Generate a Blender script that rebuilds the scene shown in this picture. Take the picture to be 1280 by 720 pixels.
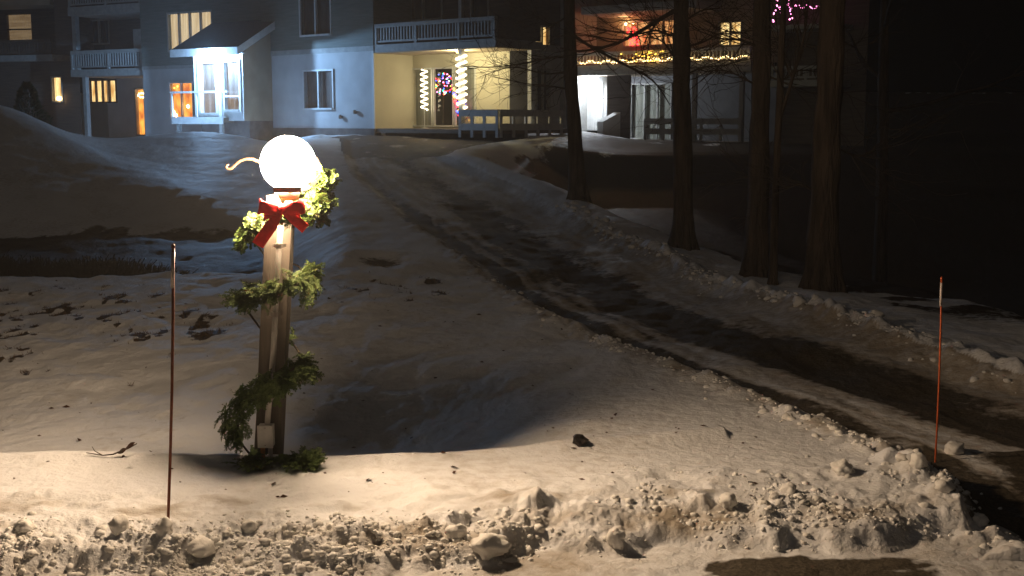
import bpy, bmesh, math, random
import numpy as np
from mathutils import Vector, Matrix, noise as mnoise

random.seed(7)
rng = np.random.default_rng(7)
sc = bpy.context.scene
for o in list(bpy.data.objects):
    bpy.data.objects.remove(o)
COL = sc.collection
R = math.radians

# ------------------------------------------------------------------ camera
CAM_H = 1.75
FPX = 1500.0                       # focal length in units of a 1280 px wide frame
PITCH = math.atan(210 / FPX)
cam_d = bpy.data.cameras.new('camera')
cam_d.sensor_width = 36.0
cam_d.lens = FPX / 1280 * 36.0
cam_d.clip_start = 0.1
cam_d.clip_end = 2000
cam = bpy.data.objects.new('camera', cam_d)
COL.objects.link(cam)
cam.location = (0, 0, CAM_H)
cam.rotation_euler = (math.pi / 2 - PITCH, 0, 0)
sc.camera = cam

# ------------------------------------------------------------------ world (night sky)
world = bpy.data.worlds.new('World')
sc.world = world
world.use_nodes = True
wn, wl = world.node_tree.nodes, world.node_tree.links
bg = wn['Background']
sky = wn.new('ShaderNodeTexSky')
sky.sky_type = 'NISHITA'
sky.sun_disc = False
sky.sun_elevation = R(-6)
sky.sun_rotation = R(250)
wl.new(sky.outputs[0], bg.inputs[0])
bg.inputs[1].default_value = 0.05
# faint added fill for the night ambient, the only directional light
sun_d = bpy.data.lights.new('sun', 'SUN')
sun_d.energy = 0.032
sun_d.angle = R(60)
sun_d.color = (1.0, 0.90, 0.82)
sun = bpy.data.objects.new('sun', sun_d)
COL.objects.link(sun)
sun.rotation_euler = (R(35), R(-25), 0)

# ------------------------------------------------------------------ exposure / render
vs = sc.view_settings
vs.view_transform = 'Standard'
vs.look = 'None'
vs.exposure = 1.0
vs.gamma = 1.0
vs.use_curve_mapping = False
sc.render.engine = 'CYCLES'
cy = sc.cycles
cy.use_denoising = True
cy.max_bounces = 6
cy.diffuse_bounces = 3
cy.glossy_bounces = 3
cy.transparent_max_bounces = 12
cy.sample_clamp_indirect = 4.0
cy.caustics_reflective = False
cy.caustics_refractive = False

# ------------------------------------------------------------------ helpers
CP, SP = math.cos(PITCH), math.sin(PITCH)


def ray(px, py):
    u, v = (px - 640) / FPX, (360 - py) / FPX
    return Vector((u, CP + v * SP, -SP + v * CP))


def P(px, py, Y):
    d = ray(px, py)
    t = Y / d.y
    return Vector((d.x * t, Y, CAM_H + d.z * t))


def sstep(a, b, x):
    t = np.clip((x - a) / (b - a), 0, 1)
    return t * t * (3 - 2 * t)


def vnoise(x, y, seed=0):
    xi, yi = np.floor(x).astype(np.int64), np.floor(y).astype(np.int64)
    xf, yf = x - xi, y - yi

    def h(a, b):
        n = (a * 374761393 + b * 668265263 + seed * 1442695041) & 0x7fffffff
        n = ((n ^ (n >> 13)) * 1274126177) & 0x7fffffff
        n = ((n ^ (n >> 16)) * 668265263) & 0x7fffffff
        return ((n >> 7) & 0xffff) / 65535.0
    ux, uy = xf * xf * xf * (xf * (xf * 6 - 15) + 10), yf * yf * yf * (yf * (yf * 6 - 15) + 10)
    a = h(xi, yi) * (1 - ux) + h(xi + 1, yi) * ux
    b = h(xi, yi + 1) * (1 - ux) + h(xi + 1, yi + 1) * ux
    return (a * (1 - uy) + b * uy) * 2 - 1


def fbm(x, y, octs=4, seed=0, gain=0.5):
    s, a, f = 0, 1.0, 1.0
    for i in range(octs):
        ca, sa = math.cos(i * 1.3), math.sin(i * 1.3)
        s = s + a * vnoise((x * ca - y * sa) * f + 17.3 * i, (x * sa + y * ca) * f - 9.1 * i, seed + i)
        a *= gain
        f *= 2.03
    return s


class MB:
    """collects shapes and links them as ONE mesh object"""

    def __init__(s):
        s.v, s.f = [], []

    def quad(s, a, b, c, d):
        n = len(s.v)
        s.v += [tuple(a), tuple(b), tuple(c), tuple(d)]
        s.f.append((n, n + 1, n + 2, n + 3))
        return s

    def box(s, x0, x1, y0, y1, z0, z1):
        if x0 > x1: x0, x1 = x1, x0
        if y0 > y1: y0, y1 = y1, y0
        if z0 > z1: z0, z1 = z1, z0
        n = len(s.v)
        s.v += [(x0, y0, z0), (x1, y0, z0), (x1, y1, z0), (x0, y1, z0),
                (x0, y0, z1), (x1, y0, z1), (x1, y1, z1), (x0, y1, z1)]
        for f in ((0, 3, 2, 1), (4, 5, 6, 7), (0, 1, 5, 4), (1, 2, 6, 5), (2, 3, 7, 6), (3, 0, 4, 7)):
            s.f.append(tuple(n + i for i in f))
        return s

    def prism(s, poly_bottom, poly_top):
        n, k = len(s.v), len(poly_bottom)
        s.v += [tuple(p) for p in poly_bottom] + [tuple(p) for p in poly_top]
        s.f.append(tuple(n + i for i in reversed(range(k))))
        s.f.append(tuple(n + k + i for i in range(k)))
        for i in range(k):
            j = (i + 1) % k
            s.f.append((n + i, n + j, n + k + j, n + k + i))
        return s

    def tube(s, pts, radii, n=8, cap=True, wob=0.0, seed=0):
        pts = [Vector(p) for p in pts]
        if not hasattr(radii, '__len__'):
            radii = [radii] * len(pts)
        base = len(s.v)
        up = Vector((0, 0, 1))
        t0 = (pts[1] - pts[0]).normalized()
        if abs(t0.dot(up)) > 0.9:
            up = Vector((0, 1, 0))
        nrm = (up - t0 * up.dot(t0)).normalized()
        for i, p in enumerate(pts):
            t = (pts[min(i + 1, len(pts) - 1)] - pts[max(i - 1, 0)]).normalized()
            nrm = nrm - t * nrm.dot(t)
            nrm.normalize()
            b = t.cross(nrm)
            for k in range(n):
                a = 2 * math.pi * k / n
                r = radii[i]
                if wob:
                    r *= 1 + wob * mnoise.noise(Vector((math.cos(a) * 2 + seed, math.sin(a) * 2, i * 0.55)))
                s.v.append(tuple(p + (nrm * math.cos(a) + b * math.sin(a)) * r))
        for i in range(len(pts) - 1):
            for k in range(n):
                k2 = (k + 1) % n
                s.f.append((base + i * n + k, base + i * n + k2, base + (i + 1) * n + k2, base + (i + 1) * n + k))
        if cap:
            s.f.append(tuple(base + k for k in reversed(range(n))))
            e = base + (len(pts) - 1) * n
            s.f.append(tuple(e + k for k in range(n)))
        return s

    def lathe(s, prof, n=24, c=(0, 0, 0)):
        base = len(s.v)
        for r, z in prof:
            for k in range(n):
                a = 2 * math.pi * k / n
                s.v.append((c[0] + r * math.cos(a), c[1] + r * math.sin(a), c[2] + z))
        for i in range(len(prof) - 1):
            for k in range(n):
                k2 = (k + 1) % n
                s.f.append((base + i * n + k, base + i * n + k2, base + (i + 1) * n + k2, base + (i + 1) * n + k))
        s.f.append(tuple(base + k for k in reversed(range(n))))
        e = base + (len(prof) - 1) * n
        s.f.append(tuple(e + k for k in range(n)))
        return s

    def blob(s, c, r, seed=0, rough=0.35, sub=1, flat=0.8):
        v, f = ICO[sub]
        base = len(s.v)
        off = Vector((seed * 3.17, seed * 1.91, seed * 0.73))
        rx = r * (0.8 + 0.5 * ((seed * 0.618) % 1))
        ry = r * (0.8 + 0.5 * ((seed * 0.414) % 1))
        an = seed * 2.4
        ca, sa = math.cos(an), math.sin(an)
        for p in v:
            k = 1 + rough * mnoise.noise(p * 1.7 + off) + rough * 0.5 * mnoise.noise(p * 4.1 + off)
            x, y, z = p.x * rx * k, p.y * ry * k, p.z * r * flat * k
            s.v.append((c[0] + x * ca - y * sa, c[1] + x * sa + y * ca, c[2] + z))
        for a in f:
            s.f.append(tuple(base + i for i in a))
        return s

    def mesh(s, name):
        me = bpy.data.meshes.new(name)
        me.from_pydata(s.v, [], s.f)
        me.update()
        return me

    def build(s, name, mat, parent=None, smooth=False, loc=None):
        return link(name, s.mesh(name), mat, parent, smooth, loc)


def _ico(sub):
    bm = bmesh.new()
    bmesh.ops.create_icosphere(bm, subdivisions=sub, radius=1)
    v = [x.co.copy() for x in bm.verts]
    f = [tuple(q.index for q in x.verts) for x in bm.faces]
    bm.free()
    return v, f


ICO = {1: _ico(1), 2: _ico(2), 3: _ico(3), 4: _ico(4)}


def link(name, me, mat, parent=None, smooth=False, loc=None):
    o = bpy.data.objects.new(name, me)
    COL.objects.link(o)
    if mat is not None:
        me.materials.clear()
        me.materials.append(mat)
    if smooth:
        me.polygons.foreach_set('use_smooth', [True] * len(me.polygons))
    if parent is not None:
        o.parent = parent
    if loc is not None:
        o.location = loc
    return o


def tag(o, label=None, cat=None, group=None, kind=None):
    if label: o['label'] = label
    if cat: o['category'] = cat
    if group: o['group'] = group
    if kind: o['kind'] = kind
    return o


def thing(name, label, cat, loc=(0, 0, 0), rz=0.0, group=None):
    o = bpy.data.objects.new(name, None)
    COL.objects.link(o)
    o.location = loc
    o.rotation_euler = (0, 0, rz)
    o.empty_display_size = 0.2
    return tag(o, label, cat, group)


# ------------------------------------------------------------------ materials
def new_mat(name):
    m = bpy.data.materials.new(name)
    m.use_nodes = True
    nt = m.node_tree
    return m, nt.nodes, nt.links, nt.nodes['Principled BSDF']


def noise_mat(name, c1, c2, scale=8.0, rough=0.7, bump=0.1, bscale=None, detail=6, stretch=(1, 1, 1), metal=0.0, spec=0.3, dist=0.01):
    m, n, l, b = new_mat(name)
    tc = n.new('ShaderNodeTexCoord')
    mp = n.new('ShaderNodeMapping')
    mp.inputs['Scale'].default_value = stretch
    l.new(tc.outputs['Object'], mp.inputs[0])
    nz = n.new('ShaderNodeTexNoise')
    nz.inputs['Scale'].default_value = scale
    nz.inputs['Detail'].default_value = detail
    l.new(mp.outputs[0], nz.inputs[0])
    cr = n.new('ShaderNodeValToRGB')
    cr.color_ramp.elements[0].position = 0.32
    cr.color_ramp.elements[1].position = 0.68
    cr.color_ramp.elements[0].color = (*c1, 1)
    cr.color_ramp.elements[1].color = (*c2, 1)
    l.new(nz.outputs[0], cr.inputs[0])
    l.new(cr.outputs[0], b.inputs['Base Color'])
    b.inputs['Roughness'].default_value = rough
    b.inputs['Metallic'].default_value = metal
    b.inputs['Specular IOR Level'].default_value = spec
    if bump:
        nb = n.new('ShaderNodeTexNoise')
        nb.inputs['Scale'].default_value = bscale or scale * 4
        nb.inputs['Detail'].default_value = 5
        l.new(mp.outputs[0], nb.inputs[0])
        bp = n.new('ShaderNodeBump')
        bp.inputs['Strength'].default_value = bump
        bp.inputs['Distance'].default_value = dist
        l.new(nb.outputs[0], bp.inputs['Height'])
        l.new(bp.outputs[0], b.inputs['Normal'])
    return m


def emit_mat(name, col, strength):
    m, n, l, b = new_mat(name)
    b.inputs['Base Color'].default_value = (*[min(1, c) * 0.8 for c in col], 1)
    b.inputs['Emission Color'].default_value = (*col, 1)
    b.inputs['Emission Strength'].default_value = strength
    b.inputs['Roughness'].default_value = 0.4
    return m


def room_mat(name, c1, c2, strength, stretch=(6, 1, 0.4), scale=2.0):
    """a lit curtain or blind seen through a window"""
    m, n, l, b = new_mat(name)
    tc = n.new('ShaderNodeTexCoord')
    mp = n.new('ShaderNodeMapping')
    mp.inputs['Scale'].default_value = stretch
    l.new(tc.outputs['Object'], mp.inputs[0])
    nz = n.new('ShaderNodeTexNoise')
    nz.inputs['Scale'].default_value = scale
    nz.inputs['Detail'].default_value = 3
    l.new(mp.outputs[0], nz.inputs[0])
    cr = n.new('ShaderNodeValToRGB')
    cr.color_ramp.elements[0].position = 0.35
    cr.color_ramp.elements[1].position = 0.65
    cr.color_ramp.elements[0].color = (*c1, 1)
    cr.color_ramp.elements[1].color = (*c2, 1)
    l.new(nz.outputs[0], cr.inputs[0])
    b.inputs['Base Color'].default_value = (0.06, 0.05, 0.04, 1)
    b.inputs['Roughness'].default_value = 0.9
    l.new(cr.outputs[0], b.inputs['Emission Color'])
    b.inputs['Emission Strength'].default_value = strength
    return m


def glass_mat():
    m, n, l, b = new_mat('window_glass')
    n.remove(b)
    tr = n.new('ShaderNodeBsdfTransparent')
    gl = n.new('ShaderNodeBsdfGlossy')
    gl.inputs['Roughness'].default_value = 0.03
    lw_ = n.new('ShaderNodeLayerWeight')
    lw_.inputs[0].default_value = 0.5
    pw_ = n.new('ShaderNodeMath')
    pw_.operation = 'POWER'
    l.new(lw_.outputs['Facing'], pw_.inputs[0])
    pw_.inputs[1].default_value = 4.0
    fr = n.new('ShaderNodeMath')
    fr.operation = 'MULTIPLY_ADD'
    l.new(pw_.outputs[0], fr.inputs[0])
    fr.inputs[1].default_value = 0.6
    fr.inputs[2].default_value = 0.04
    mx = n.new('ShaderNodeMixShader')
    l.new(fr.outputs[0], mx.inputs[0])
    l.new(tr.outputs[0], mx.inputs[1])
    l.new(gl.outputs[0], mx.inputs[2])
    l.new(mx.outputs[0], n['Material Output'].inputs[0])
    return m


M = {}
M['glass'] = glass_mat()
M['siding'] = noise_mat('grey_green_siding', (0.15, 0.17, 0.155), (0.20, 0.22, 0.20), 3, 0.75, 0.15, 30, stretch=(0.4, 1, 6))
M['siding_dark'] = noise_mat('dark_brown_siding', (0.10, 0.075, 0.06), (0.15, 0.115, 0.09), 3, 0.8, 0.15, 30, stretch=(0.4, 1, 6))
M['stucco'] = noise_mat('pale_grey_stucco', (0.46, 0.46, 0.46), (0.56, 0.56, 0.56), 1.3, 0.85, 0.25, 60)
M['cream'] = noise_mat('cream_panel', (0.56, 0.52, 0.40), (0.64, 0.60, 0.47), 1.1, 0.8, 0.12, 50)
M['tan'] = noise_mat('tan_siding', (0.34, 0.28, 0.20), (0.42, 0.35, 0.26), 1.6, 0.8, 0.12, 50)
M['trim'] = noise_mat('white_trim_paint', (0.55, 0.56, 0.55), (0.66, 0.66, 0.65), 5, 0.5, 0.08)
M['trim_dim'] = noise_mat('weathered_grey_trim', (0.30, 0.30, 0.29), (0.40, 0.40, 0.38), 5, 0.7, 0.1)
M['foundation'] = noise_mat('foundation_concrete', (0.10, 0.09, 0.085), (0.17, 0.155, 0.145), 3, 0.9, 0.3)
M['roof'] = noise_mat('asphalt_shingle', (0.03, 0.03, 0.032), (0.055, 0.054, 0.052), 12, 0.9, 0.4)
M['deck'] = noise_mat('deck_wood', (0.16, 0.13, 0.10), (0.24, 0.20, 0.16), 4, 0.8, 0.2, stretch=(1, 8, 8))
M['ceiling'] = noise_mat('porch_ceiling_board', (0.40, 0.33, 0.24), (0.50, 0.42, 0.31), 4, 0.7, 0.1)
M['darkroom'] = noise_mat('unlit_room_panel', (0.035, 0.03, 0.03), (0.06, 0.052, 0.048), 3, 0.8, 0.0)  # dark panel colour stands in for the shade of unlit rooms
M['brownblind'] = noise_mat('brown_blind', (0.13, 0.11, 0.10), (0.17, 0.145, 0.13), 3, 0.8, 0.0)
M['curtain_grey'] = noise_mat('grey_curtain', (0.20, 0.21, 0.18), (0.34, 0.35, 0.30), 3, 0.8, 0.0, stretch=(7, 1, 0.2))
M['room_beige'] = room_mat('lit_beige_curtain', (0.62, 0.44, 0.22), (0.98, 0.76, 0.44), 0.42)
M['room_orange'] = room_mat('lit_orange_room', (0.42, 0.09, 0.01), (1.0, 0.40, 0.06), 0.95, (1.6, 1, 1.2), 1.8)
M['room_yellow'] = room_mat('lit_yellow_room', (0.50, 0.25, 0.06), (1.0, 0.74, 0.32), 0.85, (3, 1, 0.8), 1.6)
M['room_amber'] = room_mat('lit_amber_room', (0.40, 0.12, 0.03), (1.0, 0.50, 0.18), 0.6, (3, 1, 0.9), 1.6)
M['room_dim'] = room_mat('dim_lit_blind', (0.30, 0.19, 0.09), (0.46, 0.32, 0.17), 0.22, (0.5, 1, 6))
M['room_tan'] = room_mat('lit_tan_room', (0.30, 0.20, 0.12), (0.50, 0.34, 0.2), 0.32, (1.2, 1, 1.2))
M['bulb_warm'] = emit_mat('warm_bulb', (1.0, 0.66, 0.26), 5.0)
M['rope'] = emit_mat('warm_white_rope_light', (1.0, 0.86, 0.55), 2.6)
M['bulb_white'] = emit_mat('cool_white_bulb', (0.85, 0.95, 1.0), 30.0)
for k, c in dict(red=(1, 0.03, 0.03), blue=(0.05, 0.09, 1), green=(0.03, 0.9, 0.35), pink=(1, 0.25, 0.55), gold=(1, 0.5, 0.06)).items():
    M['bulb_' + k] = emit_mat(k + '_bulb', c, 4.0)
M['hot_bulb'] = emit_mat('bright_window_lamp', (1.0, 0.66, 0.28), 7.0)
M['post'] = noise_mat('weathered_post_wood', (0.070, 0.057, 0.046), (0.14, 0.118, 0.094), 5, 0.85, 0.5, 40, stretch=(5, 5, 0.35), dist=0.004)
M['pvc'] = noise_mat('grey_conduit', (0.36, 0.34, 0.31), (0.46, 0.44, 0.40), 9, 0.5, 0.05)
M['rust'] = noise_mat('rusty_pipe', (0.28, 0.12, 0.04), (0.45, 0.22, 0.07), 30, 0.8, 0.2)
M['boxgrey'] = noise_mat('painted_metal_box', (0.5, 0.48, 0.45), (0.62, 0.6, 0.56), 14, 0.45, 0.05)
M['steel'] = noise_mat('galvanised_bracket', (0.28, 0.25, 0.22), (0.38, 0.35, 0.31), 20, 0.4, 0.05, metal=0.6)
M['iron'] = noise_mat('bronze_iron_scroll', (0.050, 0.030, 0.018), (0.075, 0.046, 0.028), 20, 0.5, 0.1)
M['ribbon'] = noise_mat('red_velvet_ribbon', (0.58, 0.008, 0.010), (0.80, 0.018, 0.018), 30, 0.7, 0.25, 160, spec=0.2, dist=0.003)
M['stake_orange'] = noise_mat('orange_fibreglass', (0.42, 0.075, 0.02), (0.55, 0.12, 0.035), 30, 0.5, 0.0)
M['stake_brown'] = noise_mat('weathered_fibreglass', (0.15, 0.045, 0.022), (0.26, 0.075, 0.035), 30, 0.6, 0.0)
M['reflector'] = noise_mat('silver_reflector_tape', (0.5, 0.42, 0.38), (0.62, 0.54, 0.5), 60, 0.35, 0.0)
M['bark'] = noise_mat('grey_brown_bark', (0.035, 0.027, 0.021), (0.115, 0.086, 0.064), 9, 0.95, 1.0, 26, stretch=(1, 1, 0.16), dist=0.06)
M['twig'] = noise_mat('dark_twig_bark', (0.045, 0.034, 0.027), (0.085, 0.065, 0.05), 10, 0.9, 0.3)
M['stone'] = noise_mat('dark_wet_stone', (0.02, 0.017, 0.015), (0.05, 0.04, 0.035), 14, 0.6, 0.5)
M['deadleaf'] = noise_mat('dead_brown_leaf', (0.045, 0.02, 0.012), (0.085, 0.04, 0.022), 20, 0.8, 0.1)
M['deadgrass'] = noise_mat('dead_grass', (0.075, 0.042, 0.02), (0.14, 0.085, 0.04), 3, 0.9, 0.0)
M['brush'] = noise_mat('dark_brush', (0.02, 0.017, 0.012), (0.04, 0.034, 0.024), 3, 0.9, 0.0)


def leaf_mat(name, c1, c2, trans=0.25):
    m = noise_mat(name, c1, c2, 22, 0.6, 0.0, spec=0.25)
    n, l = m.node_tree.nodes, m.node_tree.links
    b = n['Principled BSDF']
    tl = n.new('ShaderNodeBsdfTranslucent')
    src = b.inputs['Base Color'].links[0].from_socket
    l.new(src, tl.inputs[0])
    mx = n.new('ShaderNodeMixShader')
    mx.inputs[0].default_value = trans
    l.new(b.outputs[0], mx.inputs[1])
    l.new(tl.outputs[0], mx.inputs[2])
    l.new(mx.outputs[0], n['Material Output'].inputs[0])
    return m


M['fir'] = leaf_mat('fir_needles', (0.065, 0.105, 0.034), (0.135, 0.18, 0.055))
M['cedar'] = leaf_mat('cedar_sprays', (0.045, 0.080, 0.018), (0.085, 0.125, 0.028), 0.3)
M['conifer'] = leaf_mat('dark_conifer', (0.025, 0.040, 0.022), (0.045, 0.065, 0.032), 0.1)


def ground_mat():
    m, n, l, b = new_mat('snow_and_ground')

    def attr(nm):
        a = n.new('ShaderNodeAttribute')
        a.attribute_name = nm
        return a.outputs['Fac']
    tc = n.new('ShaderNodeTexCoord')

    def nz(scale, det=5, rough=0.55):
        t = n.new('ShaderNodeTexNoise')
        t.inputs['Scale'].default_value = scale
        t.inputs['Detail'].default_value = det
        t.inputs['Roughness'].default_value = rough
        l.new(tc.outputs['Object'], t.inputs[0])
        return t.outputs[0]

    def mix(fac, a, bb):
        x = n.new('ShaderNodeMix')
        x.data_type = 'RGBA'
        l.new(fac, x.inputs[0]) if not isinstance(fac, float) else setattr(x.inputs[0], 'default_value', fac)
        for s, val in ((6, a), (7, bb)):
            if isinstance(val, tuple):
                x.inputs[s].default_value = (*val, 1)
            else:
                l.new(val, x.inputs[s])
        return x.outputs[2]

    def ramp(src, p0, p1):
        r = n.new('ShaderNodeMapRange')
        r.inputs[1].default_value = p0
        r.inputs[2].default_value = p1
        l.new(src, r.inputs[0])
        return r.outputs[0]

    def edge(a, nsrc, amp, w):
        """sharpen a mask with noise so that its border breaks up"""
        k = n.new('ShaderNodeMath')
        k.operation = 'MULTIPLY_ADD'
        l.new(nsrc, k.inputs[0])
        k.inputs[1].default_value = amp
        k2 = n.new('ShaderNodeMath')
        k2.operation = 'SUBTRACT'
        l.new(a, k2.inputs[0])
        k2.inputs[1].default_value = amp * 0.5
        l.new(k2.outputs[0], k.inputs[2])
        return ramp(k.outputs[0], 0.5 - w, 0.5 + w)
    n1, n2, n3 = nz(1.7), nz(14, 6), nz(60, 6, 0.65)
    snow = mix(ramp(n1, 0.3, 0.7), (0.70, 0.70, 0.71), (0.78, 0.78, 0.785))
    dirt_f = edge(attr('dirt'), n2, 0.9, 0.28)
    snow = mix(dirt_f, snow, (0.36, 0.31, 0.25))
    grass = mix(ramp(n3, 0.35, 0.65), (0.022, 0.016, 0.011), (0.062, 0.042, 0.027))
    asph = mix(ramp(n3, 0.3, 0.7), (0.028, 0.023, 0.017), (0.115, 0.094, 0.066))
    g_f = edge(attr('grass'), n2, 0.6, 0.10)  # bare ground, plus the painted dark of the right side
    a_f = edge(attr('bare'), n2, 0.75, 0.16)
    c = mix(g_f, snow, grass)
    c = mix(a_f, c, asph)
    l.new(c, b.inputs['Base Color'])
    rr = n.new('ShaderNodeMix')
    rr.data_type = 'FLOAT'
    l.new(a_f, rr.inputs[0])
    rr.inputs[2].default_value = 0.62
    rr.inputs[3].default_value = 0.72
    l.new(rr.outputs[0], b.inputs['Roughness'])
    b.inputs['Specular IOR Level'].default_value = 0.22
    hs = n.new('ShaderNodeMath')
    hs.operation = 'MULTIPLY_ADD'
    l.new(n3, hs.inputs[0])
    hs.inputs[1].default_value = 0.35
    l.new(n2, hs.inputs[2])
    bp = n.new('ShaderNodeBump')
    bp.inputs['Strength'].default_value = 0.7
    bp.inputs['Distance'].default_value = 0.025
    l.new(hs.outputs[0], bp.inputs['Height'])
    l.new(bp.outputs[0], b.inputs['Normal'])
    return m


M['ground'] = ground_mat()
M['snowlump'] = noise_mat('plowed_snow', (0.66, 0.63, 0.58), (0.78, 0.77, 0.75), 9, 0.7, 0.5, 45, spec=0.2, dist=0.01)

# ------------------------------------------------------------------ terrain
CREST = np.array([[-9, 6.1], [-2.6, 6.1], [-1.3, 6.02], [-0.95, 5.98], [0, 6.2], [0.55, 6.38], [1.3, 6.6], [2.2, 6.7], [9, 6.7]])
FRONT = np.array([[-9, 4.74], [-2.6, 4.74], [-1.0, 4.76], [-0.1, 4.80], [0.1, 4.98], [0.9, 5.08], [1.7, 5.10], [2.05, 5.2], [2.15, 5.4], [9, 5.5]])
# driveway edges X(Y)
DL = np.array([[4.6, 2.25], [5.2, 2.16], [6.05, 2.05], [6.4, 1.98], [7.5, 1.58], [9.05, 0.965], [11.9, 0.08], [16.4, -0.87], [23.3, -2.5], [30, -4.0], [36, -5.0], [43, -6.0], [46, -7.5]])
DR = np.array([[4.6, 6.6], [5.2, 5.8], [6.4, 4.6], [8.2, 3.5], [10.3, 2.8], [13.5, 2.07], [18, 1.35], [22, 0.75], [26.2, -0.05], [31, -1.1], [34.5, -1.9], [37, -1.7], [40, -0.8], [43, 0.5], [46, 2]])


def itp(tab, y):
    return np.interp(y, tab[:, 0], tab[:, 1])


PL = np.array([[5.5, 0], [6.4, -0.17], [7.0, -0.24], [9, -0.20], [11.5, -0.08], [13.0, 0.0], [13.6, 0.0], [14.4, -0.45], [16, -0.75], [18.5, -0.58], [20, -0.50], [22, -0.36], [25, 0.10], [30, 0.95], [34, 1.35]])
PC = np.array([[5.5, 0], [14, 0], [20, 0.08], [26, 0.30], [30, 0.46], [36, 0.76], [41, 1.02], [44, 1.17], [48, 1.27], [60, 1.3]])
PR = np.array([[4, -0.1], [12, -0.05], [14, -0.2], [18, -0.55], [25, -0.85], [36, -0.85], [39.6, -0.45], [41.3, 0.55], [42.0, 0.66], [48, 0.85], [60, 0.95]])
HC_U = np.array([-900, -200, 0, 40, 90, 140, 180, 240, 270, 300, 345])
HC_Y = np.array([128, 132, 139, 150, 166, 174, 170, 164, 165, 171, 176])
_g = np.arange(-900, 700, 4.0)
_h = np.interp(_g, HC_U, HC_Y)
_k = np.exp(-(np.arange(-12, 13) / 5.0) ** 2)
HC_Y = np.convolve(np.pad(_h, 12, 'edge'), _k / _k.sum(), 'valid')
HC_U = _g


_hx = np.linspace(-6, 1.6, 77)
_hv = np.interp(_hx, [-6, -1.4, -1.0, -0.3, 0.3, 0.9], [0.04, 0.05, 0.13, 0.13, 0.05, 0.0])
_hk = np.exp(-(np.arange(-6, 7) / 3.0) ** 2)
HOL = np.convolve(np.pad(_hv, 6, 'edge'), _hk / _hk.sum(), 'valid')


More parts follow.
